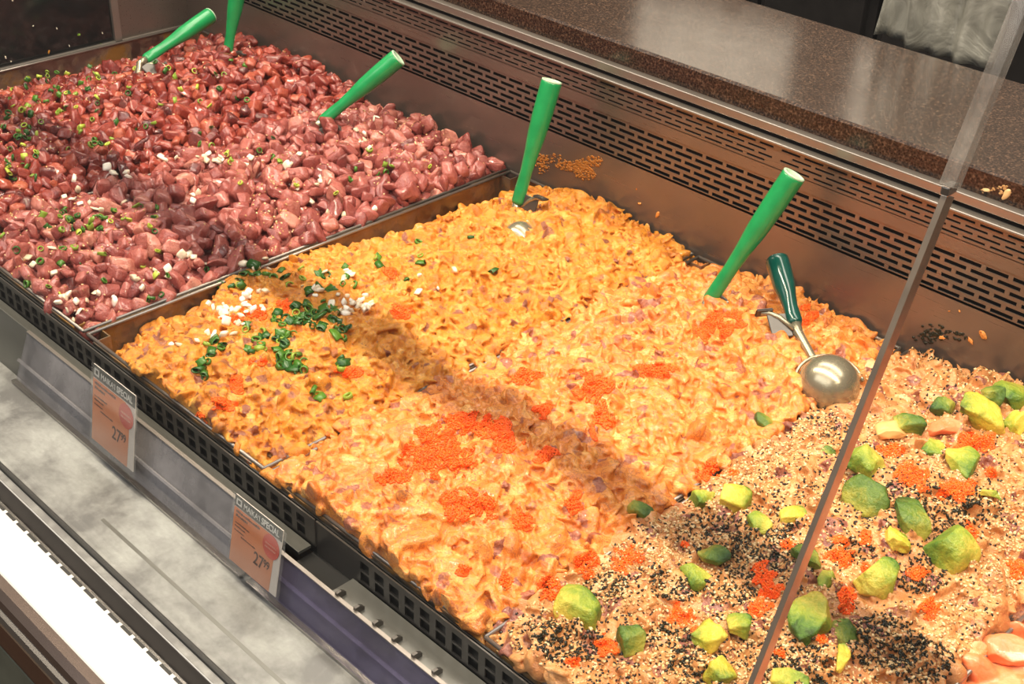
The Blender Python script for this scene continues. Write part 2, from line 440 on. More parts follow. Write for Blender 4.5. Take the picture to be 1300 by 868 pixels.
# granite counter behind
MAT['granite_edge'] = MAT['granite'].copy(); MAT['granite_edge'].name = 'honed_granite_edge'
MAT['granite_edge'].node_tree.nodes['Principled BSDF'].inputs['IOR'].default_value = 1.4
cnt = prism('stone_counter', MAT['granite'], [(BW + 0.016, 0.2046), (BW + 0.016, 0.230), (BW + 0.02, 0.2325), (1.537, 0.2325), (1.542, 0.229), (1.542, 0.2046)], -3.2, 1.2)
cnt.data.materials.append(MAT['granite_edge'])
for p_ in cnt.data.polygons:
    if p_.normal.y < -0.5: p_.material_index = 1
tag(cnt, 'polished dark speckled stone counter slab behind the fish case', 'counter')
base = prism('counter_base', MAT['steel_dark'], [(1.30, -0.85), (1.30, 0.2044), (1.52, 0.2044), (1.52, -0.85)], -3.2, 1.2)
tag(base, 'dark steel cabinet carrying the speckled stone counter', 'cabinet')

# front of the well: perforated fence, ledge with pins, price rail, plate
def fence(x0, x1):
    bm = bmesh.new(); y = 0.5655
    pitch, hole = 0.0205, 0.0125
    def q(xa, xb, za, zb):
        if xb - xa > 1e-5: bm.faces.new([bm.verts.new(p) for p in ((xa, y, za), (xb, y, za), (xb, y, zb), (xa, y, zb))])
    rows = [(-0.0345, -0.0315), (-0.0315, -0.0205), (-0.0205, -0.018), (-0.018, -0.008), (-0.008, -0.0015)]
    for i, (za, zb) in enumerate(rows):
        if i % 2 == 0: q(x0, x1, za, zb); continue
        x = x0 + 0.007; last = x0
        while x + hole < x1 - 0.004:
            q(last, x, za, zb); last = x + hole; x += pitch
        q(last, x1, za, zb)
    bm.normal_update(); bmesh.ops.solidify(bm, geom=bm.faces[:], thickness=0.0014)
    return P(mk('perforated_fence', bm_mesh('perforated_fence', bm), MAT['steel_dark']))
fence(XL, -0.795); fence(-0.735, XR)
P(box('fence_backing', MAT['black_plastic'], (XL, XR, 0.5695, 0.5715, -0.05, -0.003)))
P(box('bare_panel', MAT['steel_dark'], (-0.795, -0.735, 0.567, 0.569, -0.05, -0.004)))
for a, b in ((XL, -0.80), (-0.737, XR)):
    P(box('ledge', MAT['steel_ledge'], (a, b, 0.5355 if a > -1 else 0.549, 0.564, -0.0375, -0.0345)))
P(box('ledge_gap', MAT['black_plastic'], (-0.80, -0.737, 0.536, 0.567, -0.047, -0.044)))
for i in range(12):
    x = -0.728 + i * 0.026
    P(prism('ledge_pin', MAT['steel_dark'], [(0.536, -0.0345), (0.546, -0.0345), (0.546, -0.031), (0.541, -0.0275), (0.536, -0.0275)], x, x + 0.0034))
def price_rail(x0, x1, mt, yt=0.5345, zt=-0.032):
    o = P(prism('price_rail', mt, [(yt, zt), (yt + 0.002, zt), (0.5235, -0.0795), (0.521, -0.0795)], x0, x1))
    P(prism('rail_lip', MAT['steel'], [(yt - 0.001, zt), (yt + 0.003, zt), (yt + 0.003, zt + 0.0012), (yt - 0.001, zt + 0.0012)], x0, x1))
    r = P(prism('rail_bead', mt, [(0.528, -0.0555), (0.5295, -0.0535), (0.5275, -0.053), (0.526, -0.055)], x0, x1))
    b = P(prism('rail_foot', MAT['chrome'], [(0.521, -0.0805), (0.521, -0.0775), (0.515, -0.0775), (0.515, -0.0805)], x0, x1))
price_rail(-1.31, -0.852, MAT['acrylic_pale'], 0.5445, -0.0235); price_rail(-0.842, XR, MAT['acrylic'])
P(prism('rail_back', MAT['steel_dark'], [(0.5365, -0.034), (0.538, -0.034), (0.527, -0.0815), (0.5245, -0.0815)], -0.85, XR))
P(prism('rail_back', MAT['steel_ledge'], [(0.5475, -0.0255), (0.549, -0.0255), (0.529, -0.0815), (0.5265, -0.0815)], XL, -0.85))
P(box('drip_plate', MAT['frost'], (XL, XR, 0.42, 0.535, -0.085, -0.0815)))
P(prism('reflection_streak', MAT['steel_ledge'], [(0.4625, -0.0815), (0.4625, -0.08135), (0.4665, -0.08135), (0.4665, -0.0815)], -1.02, XR))  # flat dark strip painted in for the reflection streaks on the plate
P(box('gasket', MAT['black_plastic'], (XL, XR, 0.4275, 0.4335, -0.083, -0.0785), bevel=0.001))
P(box('chrome_strip', MAT['bright_trim'], (XL, XR, 0.4195, 0.4275, -0.086, -0.082), bevel=0.0008))
P(prism('glass_clamp', MAT['dark_bar'], [(0.4195, -0.084), (0.4195, -0.10), (0.4115, -0.10), (0.4115, -0.0985), (0.419, -0.084)], XL, XR))
P(box('deck_lip', MAT['chrome'], (XL, XR, 0.4085, 0.4115, -0.102, -0.0992)))
bm = bmesh.new(); x = XL
while x < XR:
    add_box(bm, x, x + 0.0165, 0.4052, 0.4082, -0.0995, -0.0985); x += 0.0225
P(mk('drain_slots', bm_mesh('drain_slots', bm), MAT['black_plastic']))
P(prism('front_deck', MAT['deck'], [(0.4085, -0.0992), (0.4085, -0.12), (0.3585, -0.12), (0.3585, -0.1005), (0.36, -0.0992)], XL, XR))
P(prism('bumper', MAT['bronze'], [(0.3585, -0.1005), (0.349, -0.1005), (0.342, -0.104), (0.3395, -0.1105), (0.3395, -0.118), (0.3585, -0.118)], XL - 0.1, XR))
P(prism('bumper_trim', MAT['chrome'], [(0.3395, -0.112), (0.3355, -0.113), (0.333, -0.118), (0.3335, -0.124), (0.345, -0.124), (0.345, -0.118)], XL - 0.1, XR))
P(prism('bumper_foot', MAT['brown_panel'], [(0.3335, -0.1245), (0.345, -0.1245), (0.345, -0.17), (0.3365, -0.17)], XL - 0.1, XR))

# left end: smoked glass panel and steel return
P(box('end_panel', MAT['end_glass'], (XL, XL + 0.006, 0.43, 1.105, -0.05, 0.45)))
P(box('end_return', MAT['steel_grille'], (XL - 0.005, XL + 0.008, 1.105, BW, -0.05, 0.2)))
P(box('end_trim', MAT['steel'], (XL, XL + 0.012, 0.56, BW, -0.17, 0.002), bevel=0.001))
P(prism('end_bead', MAT['steel'], [(1.10, 0.0), (1.113, 0.0), (1.113, 0.2), (1.10, 0.2)], XL + 0.006, XL + 0.012))

# sloped front glass: two panes meeting at a joint
XJ = -0.30
def pane(name, x0, x1):
    ny, nz = -0.932, 0.362
    g = lambda z: 0.429 + 0.388 * (z + 0.08)
    t = 0.008
    b, e = (g(-0.08), -0.08), (g(0.655), 0.655)
    o = P(prism(name, MAT['glass'], [b, e, (e[0] - ny * t, e[1] - nz * t), (b[0] - ny * t, b[1] - nz * t)], x0, x1))
    return o, g
gl, g = pane('glass_pane', XL + 0.02, XJ)
gr, g = pane('glass_pane', XJ + 0.004, XR)
z1 = 0.487
P(prism('joint_strip', MAT['edge'], [(g(-0.08) - 0.001, -0.08), (g(z1) - 0.001, z1), (g(z1) + 0.0085, z1 - 0.003), (g(-0.08) + 0.0085, -0.083)], XJ + 0.0002, XJ + 0.0038))
P(box('joint_cap', MAT['chrome'], (XJ - 0.0005, XJ + 0.0045, g(z1) - 0.002, g(z1) + 0.009, z1, z1 + 0.006), bevel=0.001))
P(prism('joint_seal', MAT['seal'], [(g(z1), z1 + 0.006), (g(0.64), 0.64), (g(0.64) + 0.0085, 0.637), (g(z1) + 0.0085, z1 + 0.003)], XJ - 0.003, XJ + 0.006))
P(prism('top_rail', MAT['steel'], [(g(0.655) - 0.016, 0.64), (g(0.655) + 0.022, 0.64), (g(0.655) + 0.022, 0.675), (g(0.655) - 0.016, 0.675)], XL, XR))

# behind the counter
structure(box('wall_back', MAT['back_wall'], (-6, 4, 3.2, 3.3, -0.85, 2.2)), 'pale wall far behind the counter')
for i, (xa, xb) in enumerate(((-3.4, -2.5), (-2.49, -1.62), (-1.61, -1.33), (-1.32, -0.9), (-0.89, 0.2))):
    c = empty('back_cabinet', ((xa + xb) / 2, 2.45, -0.85))
    def Q(o):
        o.parent = c; o.matrix_parent_inverse = Matrix.Translation((-(xa + xb) / 2, -2.45, 0.85)); return o
    Q(box('body', MAT['black_cab'], (xa, xb, 2.4, 2.9, -0.85, 0.5)))
    Q(box('door', MAT['black_cab'], (xa + 0.02, xb - 0.02, 2.38, 2.4, -0.75, 0.45), bevel=0.004))
    Q(box('kick_plate', MAT['steel_dark'], (xa, xb, 2.39, 2.4, -0.85, -0.77)))
    tag(c, ['black cabinet at the far left end behind the counter', 'wide black cabinet left of centre behind the counter',
            'narrow black cabinet left of the silvery sheet', 'black cabinet directly behind the silvery sheet', 'black cabinet at the right end behind the counter'][i], 'cabinet')

def sheet(name, p0, w, ztop, zb, y, ang, seed, slope=0.0, mt='sheet'):
    nx, nz = 60, 40; V = []; F = []
    for j in range(nz + 1):
        for i in range(nx + 1):
            u, v = i / nx, j / nz
            x = p0 + w * u + 0.02 * v
            f = 0.010 * math.sin(u * 13 + 1.5 * v + seed) * (1 - 0.3 * v) + 0.006 * math.sin(u * 31 + v * 5 + seed) + 0.004 * math.sin(v * 17 + u * 7)
            V.append((x, y + f, zb + (ztop - zb) * v + slope * u + 0.003 * math.sin(u * 9)))
    for j in range(nz):
        for i in range(nx):
            a = j * (nx + 1) + i; F.append((a, a + 1, a + nx + 2, a + nx + 1))
    o = mk(name, np_mesh(name, V, F), MAT[mt])
    m = o.modifiers.new('s', 'SOLIDIFY'); m.thickness = 0.0015
    return o
tag(sheet('hanging_sheet', -0.899, 0.178, 0.75, 0.206, 1.62, 0, 0.3), 'crumpled silvery sheet hanging behind the stone counter', 'sheet')
tag(sheet('unseen_cloth', -1.60, 0.36, 0.95, 0.42, 1.95, 0, 2.1, 0.0, 'cloth'), 'wide unseen white cloth added high behind the counter, to be mirrored in its polished top', 'cloth')  # unseen cloths, added for the pale reflections in the counter top
tag(sheet('unseen_cloth', -1.10, 0.20, 0.95, 0.385, 1.95, 0, 4.0, 0.1, 'cloth'), 'narrow unseen white cloth added high behind the counter, to be mirrored in its polished top', 'cloth')

# ------------------------------------------------------------------ pans
PX = [-2.045, -1.538, -1.226, -0.883, -0.579, -0.278, 0.06]
Y0, Y1 = 0.572, 1.249
pan_names = ['first pan at the far left end, under dark red seasoned tuna cubes', 'pan under pink tuna cubes beside the yellow-orange poke',
             'pan under the yellow-orange poke with scallions', 'pan under the creamy orange poke with roe',
             'pan under the sesame and avocado poke', 'pan at the right edge under salmon slices']
for i in range(6):
    x0, x1 = PX[i] + 0.001, PX[i + 1] - 0.001
    bm = bmesh.new()
    add_box(bm, x0, x1, Y0, Y1, -0.14, 0.0)
    bm.faces.ensure_lookup_table()
    top = [f for f in bm.faces if all(abs(v.co.z) < 1e-6 for v in f.verts)]
    bmesh.ops.delete(bm, geom=top, context='FACES')
    ed = [e for e in bm.edges if abs(e.verts[0].co.z - e.verts[1].co.z) > 0.1]
    bmesh.ops.bevel(bm, geom=ed, offset=0.02, segments=4, affect='EDGES')
    bmesh.ops.recalc_face_normals(bm, faces=bm.faces)
    bmesh.ops.solidify(bm, geom=bm.faces[:], thickness=0.0016)
    pn = empty('food_pan', ((x0 + x1) / 2, (Y0 + Y1) / 2, -0.14))
    tag(pn, 'steel ' + pan_names[i], 'pan', 'steel food pans in the case')
    inv = Matrix.Translation((-(x0 + x1) / 2, -(Y0 + Y1) / 2, 0.14))
    b = mk('tray', bm_mesh('tray', bm), MAT['pan'], pn); b.matrix_parent_inverse = inv
    bm = bmesh.new(); e = 0.0035
    pts = [(x0 + e, Y0 + e), (x1 - e, Y0 + e), (x1 - e, Y1 - e), (x0 + e, Y1 - e)]
    for k in range(4):
        a, c = pts[k], pts[(k + 1) % 4]; tube_bm(bm, [(a[0], a[1], 0.001), (c[0], c[1], 0.001)], 0.002, 8)
    r = mk('rolled_rim', bm_mesh('rolled_rim', bm, True), MAT['steel'], pn); r.matrix_parent_inverse = inv

# ------------------------------------------------------------------ poke masses
def hfun(i, u, v):
    """height of the heap in pan i at u (along the counter) and v (front to back)"""
    L, M, Rr, F, B = [(-0.035, 0.018, 0.013, 0.012, -0.01), (0.010, 0.024, 0.006, 0.012, 0.0), (0.0, 0.026, 0.008, 0.008, 0.008),
                      (0.009, 0.028, 0.012, 0.004, 0.012), (0.012, 0.032, 0.018, 0.006, 0.006), (0.0, 0.01, 0.0, 0.0, 0.0)][i]
    h = L * (1 - u) * (1 - 2 * u) + M * 4 * u * (1 - u) + Rr * u * (2 * u - 1)
    h = h - F * np.clip(1 - v / 0.14, 0, 1) ** 1.5 - B * np.clip((v - 0.85) / 0.15, 0, 1)
    if i == 2:
        h = h - 0.036 * np.clip(1 - u / 0.3, 0, 1) * np.clip(1 - v / 0.28, 0, 1) ** 0.6 - 0.042 * np.clip(1 - u / 0.22, 0, 1) * np.clip((v - 0.42) / 0.25, 0, 1)
    if i == 0: h = h + 0.02 * np.exp(-((u - 0.6) ** 2 / 0.08 + (v - 0.85) ** 2 / 0.02))
    if i == 1: h = h + 0.012 * np.exp(-((v - 0.75) ** 2 / 0.03))
    x = PX[i] + u * (PX[i + 1] - PX[i]); y = Y0 + v * (Y1 - Y0)
    return h + 0.005 * np.sin(x * 31 + 2 * np.sin(y * 23)) * np.sin(y * 27 + x * 9) + 0.003 * np.sin(x * 67 + y * 51)

def base_solid(i, drop, n=40):
    x0, x1 = PX[i] + 0.004, PX[i + 1] - 0.004
    U, Vv = np.meshgrid(np.linspace(0, 1, n), np.linspace(0, 1, n))
    Z = hfun(i, U, Vv) - drop
    X = x0 + U * (x1 - x0); Y = (Y0 + 0.004) + Vv * (Y1 - Y0 - 0.008)
    top = np.stack([X, Y, Z], -1).reshape(-1, 3); bot = top.copy(); bot[:, 2] = -0.13
    V = np.concatenate([top, bot]); F = []
    N = n * n
    for j in range(n - 1):
        for k in range(n - 1):
            a = j * n + k; F.append((a, a + 1, a + n + 1, a + n)); F.append((N + a, N + a + n, N + a + n + 1, N + a + 1))
    per = [k for k in range(n)] + [j * n + n - 1 for j in range(1, n)] + [(n - 1) * n + k for k in range(n - 2, -1, -1)] + [j * n for j in range(n - 2, 0, -1)]
    for a, b in zip(per, per[1:] + per[:1]): F.append((a, N + a, N + b, b))
    return V, np.array(F)

def scatter(i, spacing, layers, s_lo, s_hi, lift=0.2, margin=0.006, jit=0.3):
    T, S = [], []
    w, d = PX[i + 1] - PX[i], Y1 - Y0
    for l in range(layers):
        nx, ny = int(w / spacing), int(d / spacing)
        gx, gy = np.meshgrid(np.arange(nx) + 0.5, np.arange(ny) + 0.5)
        p = np.stack([gx.ravel() / nx, gy.ravel() / ny], 1) + rng.uniform(-0.5, 0.5, (nx * ny, 2)) / np.array([nx, ny])
        mu, mv = margin / w, margin / d
        p[:, 0] = np.clip(p[:, 0], mu, 1 - mu); p[:, 1] = np.clip(p[:, 1], mv, 1 - mv)
        s = rng.uniform(s_lo, s_hi, len(p))
        z = hfun(i, p[:, 0], p[:, 1]) - l * spacing * 0.7 - s * (1 - lift) + rng.normal(size=len(p)) * s * jit
        T.append(np.stack([PX[i] + p[:, 0] * w, Y0 + p[:, 1] * d, z], 1)); S.append(s)
    return np.concatenate(T), np.concatenate(S)

DG = None
def bvh_of(objs):
    V, F, off = [], [], 0
    for o in objs:
        me = o.data; n = len(me.vertices); co = np.empty(n * 3, np.float32); me.vertices.foreach_get('co', co)
        V.append(co.reshape(-1, 3)); F += [[k + off for k in p.vertices] for p in me.polygons]; off += n
    return BVHTree.FromPolygons([tuple(v) for v in np.concatenate(V)], F)

def clumps(T, period=0.05, lo=0.0):
    x, y = T[:, 0], T[:, 1]
    return 0.5 + 0.25 * np.sin(x * 70 + 3 * np.sin(y * 41)) + 0.25 * np.sin(y * 83 + 2 * np.sin(x * 57))

def creamy(i, name, mat, spec, label, voxel=0.0017, smooth=3, bare_p=0.12, bare_fun=None):
    T, S, Rr, Sc = [], [], [], []
    for (spacing, layers, lo, hi, aspect) in spec:
        t, s = scatter(i, spacing, layers, lo, hi, 0.2, 0.002, 0.22)
        T.append(t); S.append(s); Rr.append(rand_rot(len(t), 0.55))
        a = np.stack([np.full(len(t), 1.0), rng.uniform(aspect[0], 1, len(t)), rng.uniform(aspect[0], aspect[1], len(t))], 1)
        Sc.append(s[:, None] * a)
    T, Rr, Sc = np.concatenate(T), np.concatenate(Rr), np.concatenate(Sc)
    V, F, O = batch(LUMPS, T, Rr, Sc)
    # keep lumps inside the pan, a few may lap over the rim
    V[:, 0] = np.clip(V[:, 0], PX[i] + (0.0035 if i == 2 else -0.007), PX[i + 1] + 0.006)
    V[:, 1] = np.clip(V[:, 1], Y0 - 0.002, Y1 - 0.003)
    bV, bF = base_solid(i, 0.0065)
    me = np_mesh(name, np.concatenate([V, bV]), np.concatenate([F, bF + len(V)]))
    o = mk(name, me, mat)
    m = o.modifiers.new('r', 'REMESH'); m.mode = 'VOXEL'; m.voxel_size = voxel; m.use_smooth_shade = True
    if smooth: m2 = o.modifiers.new('s', 'SMOOTH'); m2.factor = 0.5; m2.iterations = smooth
    dg = bpy.context.evaluated_depsgraph_get()
    new = bpy.data.meshes.new_from_object(o.evaluated_get(dg), preserve_all_data_layers=True, depsgraph=dg)
    o.modifiers.clear(); o.data = new; bpy.data.meshes.remove(me)
    new.materials.clear(); new.materials.append(mat)
    n = len(new.vertices); co = np.empty(n * 3, np.float32); new.vertices.foreach_get('co', co); co = co.reshape(-1, 3)
    kd = KDTree(len(T))
    for k, p in enumerate(T): kd.insert(p, k)
    kd.balance()
    near = np.array([kd.find(p)[1] for p in co])
    tone = np.clip(rng.normal(0.5, 0.22, len(T)) * 0.75 + 0.25 * clumps(T), 0, 1)
    bare = rng.random(len(T)) * 0.55
    pb = np.full(len(T), bare_p) if bare_fun is None else bare_fun(T)
    bare[rng.random(len(T)) < pb] += 0.45
    for nm, a in (('tone', tone[near]), ('bare', bare[near])):
        at = new.attributes.new(nm, 'FLOAT', 'POINT'); at.data.foreach_set('value', a.astype(np.float32))
    new.polygons.foreach_set('use_smooth', np.ones(len(new.polygons), bool))
    tag(o, label, 'poke', None, 'stuff')
    return o

def bare_pan2(T):
    v = (T[:, 1] - Y0) / (Y1 - Y0)
    return 0.07 + 0.38 * np.clip(1 - v / 0.25, 0, 1)
mass2 = creamy(2, 'orange_tuna_poke', MAT['orange_fine'], [(0.0088, 1, 0.0036, 0.0062, (0.35, 0.65)), (0.0115, 1, 0.005, 0.008, (0.4, 0.7)), (0.019, 1, 0.008, 0.012, (0.5, 0.9))],
               'yellow-orange chopped tuna poke with scallions in the pan beside the pink tuna', 0.0014, 2, 0.1, bare_pan2)
mass3 = creamy(3, 'creamy_tuna_poke', MAT['orange_cream'], [(0.0185, 2, 0.009, 0.0145, (0.42, 0.75)), (0.0145, 1, 0.006, 0.010, (0.4, 0.75)), (0.011, 1, 0.0035, 0.006, (0.35, 0.8))],
               'creamy peach-orange tuna poke dotted with bright roe in the middle pan', 0.0015, 4, 0.16)
mass4 = creamy(4, 'sesame_tuna_poke', MAT['beige_poke'], [(0.018, 2, 0.008, 0.014, (0.45, 0.9)), (0.014, 1, 0.005, 0.008, (0.35, 0.8))],
               'beige tuna poke under sesame seeds and avocado in the right-hand pan', 0.0017, 4, 0.22)
mass5 = creamy(5, 'salmon_poke', MAT['salmon'], [(0.026, 2, 0.012, 0.02, (0.35, 0.6))],
               'orange salmon slices in the pan at the lower right edge', 0.002, 2, 0.0)

# cubed tuna pans ------------------------------------------------------------
def cubes(i, mat, spacing, lo, hi, n_single, label_one, label_rest, group):
    T, S = scatter(i, spacing, 2, lo, hi, 0.35, 0.012)
    keep = np.ones(len(T), bool)
    R = rand_rot(len(T)); tone = np.clip(rng.normal(0.45, 0.27, len(T)) * 0.75 + 0.25 * clumps(T), 0, 1)
    first = len(T) // 2                                     # the top layer comes first
    d = np.linalg.norm(T[:first] - np.array(CAM), axis=1) / S[:first]
    # only those inside the frame
    q = (T[:first] - np.array(CAM)) @ np.array(ROT)
    px = 650 + FPX * q[:, 0] / -q[:, 2]; py = 434 - FPX * q[:, 1] / -q[:, 2]
    d = np.where((px > 5) & (px < 1295) & (py > 5) & (py < 863), d, 9e9)
    single = np.argsort(d)[:n_single]
    rest = np.setdiff1d(np.arange(len(T)), single)
    V, F, O = batch(CUBES, T[rest], R[rest], S[rest])
    bV, bF = base_solid(i, 0.02)
    V[:, 1] = np.clip(V[:, 1], Y0 + 0.002, Y1 - 0.003); V[:, 0] = np.clip(V[:, 0], PX[i] + 0.004, PX[i + 1] - 0.004)
    o = mk('diced_tuna', np_mesh('diced_tuna', np.concatenate([V, bV]), np.concatenate([F, bF + len(V)]),
           np.concatenate([tone[rest][O], np.full(len(bV), 0.2)])), mat)
    tag(o, label_rest, 'tuna', None, 'stuff')
    outs = [o]
    for k in single:
        pv, pf = CUBES[rnd.randrange(len(CUBES))]
        W = (pv * S[k]) @ R[k].T
        c = mk('tuna_cube', np_mesh('tuna_cube', W, pf, np.full(len(W), tone[k])), mat, None, T[k])
        tag(c, label_one, 'tuna cube', group); outs.append(c)
    return outs
red0 = cubes(0, MAT['tuna_dark'], 0.0165, 0.0065, 0.0105, 130, 'glossy dark red tuna cube heaped in the far left pan',
             'heap of small dark red seasoned tuna dice in the far left pan', 'dark red tuna cubes')
red1 = cubes(1, MAT['tuna_pink'], 0.0185, 0.0075, 0.0115, 170, 'pinkish tuna cube heaped in the pan of pink tuna',
             'heap of pinkish mauve tuna dice in the second pan from the left', 'pink tuna cubes')

def bvh_world(objs):
    V, F, off = [], [], 0
    for o in objs:
        me = o.data; n = len(me.vertices); co = np.empty(n * 3, np.float32); me.vertices.foreach_get('co', co)
        V.append(co.reshape(-1, 3) + np.array(o.location)); F += [[k + off for k in p.vertices] for p in me.polygons]; off += n
    return BVHTree.FromPolygons([tuple(v) for v in np.concatenate(V)], F)
TREE = bvh_world(red0 + red1 + [mass2, mass3, mass4, mass5])
def at(px, py, sink=0.0):
    """the point of the heap seen at a pixel, with its normal"""
    d = ray(px, py); p, n, _, _ = TREE.ray_cast(CAM, d)
    if p is None: p = on_z(px, py, 0); n = Vector((0, 0, 1))
    if n.z < 0: n = -n
    return p, n
def drop(x, y):
    p, n, _, _ = TREE.ray_cast(Vector((x, y, 0.3)), Vector((0, 0, -1)))
    if p is None: return Vector((x, y, 0)), Vector((0, 0, 1))
    return p, (n if n.z > 0 else -n)
def soft(n, w=0.5): return (n * w + Vector((0, 0, 1 - w))).normalized()
def frame(n, a):
    q = Vector((0, 0, 1)).rotation_difference(n)
    return q.to_matrix() @ Matrix.Rotation(a, 3, 'Z')

def noise2(x, y, seed, f=20):
    r = np.random.default_rng(seed); o = 0
    for _ in range(7):
        k = r.normal(size=2) * f; o = o + np.sin(x * k[0] + y * k[1] + r.random() * 6.28)
    return o / 7 ** 0.5
# ------------------------------------------------------------------ seeds and flakes (uncountable)
bm = bmesh.new(); bmesh.ops.create_icosphere(bm, subdivisions=1, radius=1.0); ICO = bm_np(bm)
def seeds(name, pts, size, mat, label, tilt=0.5, cat='seeds', lift=0.3):
    n = len(pts); T = np.empty((n, 3)); R = np.empty((n, 3, 3))
    for k, (x, y) in enumerate(pts):
        p, nn = drop(x, y); T[k] = p + nn * (size[2] * lift)
        R[k] = np.array(frame(soft(nn, 0.8), rnd.random() * 6.28) @ Euler((rnd.gauss(0, tilt), rnd.gauss(0, tilt), 0)).to_matrix())
    S = np.array(size)[None] * rng.uniform(0.7, 1.25, (n, 1))
    V, F, O = batch([ICO], T, R, S); tone = rng.random(n)
    o = mk(name, np_mesh(name, V, F, tone[O]), mat); tag(o, label, cat, None, 'stuff'); return o
def field(i, n, fn):
    x = rng.uniform(PX[i] + 0.008, PX[i + 1] - 0.006, n); y = rng.uniform(Y0 + 0.004, Y1 - 0.01, n)
    k = rng.random(n) < fn(x, y); return np.stack([x[k], y[k]], 1)
def spots(lst, n_per, jit=1.0):
    """points around pixel spots (px, py, radius px)"""
    out = []
    for (a, b, r) in lst:
        for _ in range(int(n_per * r * r / 400)):
            t, q = rnd.random() * 6.28, math.sqrt(rnd.random()) * r
            p, _n = at(a + q * math.cos(t) * 1.2, b + q * math.sin(t) * 0.8); out.append((p.x, p.y))
    return out
dens4 = lambda x, y: np.clip(0.62 + 0.35 * noise2(x, y, 3, 24), 0.05, 1) * np.where(y > 1.06, 0.35, 1.0)
seeds('sesame_seeds', field(4, 24000, dens4), (0.0021, 0.0014, 0.0008), MAT['seed_w'], 'tan sesame seeds sprinkled over the avocado poke')
seeds('black_sesame_seeds', field(4, 9500, lambda x, y: np.clip(0.42 + 0.45 * noise2(x, y, 8, 26), 0.03, 1) * np.where(y > 1.06, 0.25, 1.0)), (0.0018, 0.0012, 0.0008), MAT['seed_b'],
      'black sesame seeds sprinkled over the avocado poke')
dark_spots = [(905, 680, 40), (960, 700, 45), (860, 740, 30), (1010, 845, 40), (720, 815, 35), (850, 810, 25), (1195, 655, 40), (1150, 620, 25),
              (1125, 815, 45), (1170, 840, 35), (930, 745, 30), (890, 845, 35), (1170, 730, 30), (770, 745, 25), (1240, 640, 30), (1080, 700, 25), (985, 665, 25), (690, 800, 20), (1185, 440, 22)]
seeds('seaweed_flakes', spots(dark_spots, 62), (0.0024, 0.0014, 0.0004), MAT['furikake'], 'dark seaweed flakes in patches over the avocado poke', 0.6, 'flakes', 0.8)
for i, n, lb in ((0, 1500, 'sesame seeds over the dark red tuna in the far left pan'), (1, 2300, 'sesame seeds over the pink tuna cubes')):
    seeds('sesame_seeds', field(i, n, lambda x, y: np.clip(0.4 + 0.45 * noise2(x, y, 20 + i, 18), 0.02, 1)), (0.0019, 0.0012, 0.0008), MAT['seed_w'], lb)

# ------------------------------------------------------------------ roe clumps
def roe(px, py, rx, ry, label, group=None, r=0.00105, dens=1.25):
    c, n = at(px, py)
    scale = (c - CAM).length / FPX
    m = max(10, int(rx * ry * PI * scale * scale * 1.5 / (r * r * 2.4) * dens)); m = min(m, 3000)
    T, k = [], 0
    ph = rnd.random() * 6.28
    while len(T) < m and k < m * 4:
        k += 1
        t, q = rnd.random() * 2 * PI, math.sqrt(rnd.random())
        a, b = q * math.cos(t), q * math.sin(t)
        wob = noise2(a * rx, b * ry, int(px * 7 + py), 0.22)
        if q + 0.45 * wob > 0.78: continue
        p, nn = at(px + a * rx, py + b * ry)
        if (p - c).length > 3.2 * max(rx, ry) * scale: continue
        T.append(np.array(p + nn * (r * (0.3 + 1.8 * (1 - q) * rnd.random()))))
    T = np.array(T); o0 = T.mean(0)
    V, F, O = batch([ICO], T - o0, rand_rot(len(T)), np.full(len(T), r) * rng.uniform(0.85, 1.2, len(T)))
    o = mk('roe_clump', np_mesh('roe_clump', V, F), MAT['roe'], None, o0)
    tag(o, label, 'fish roe', group); return o
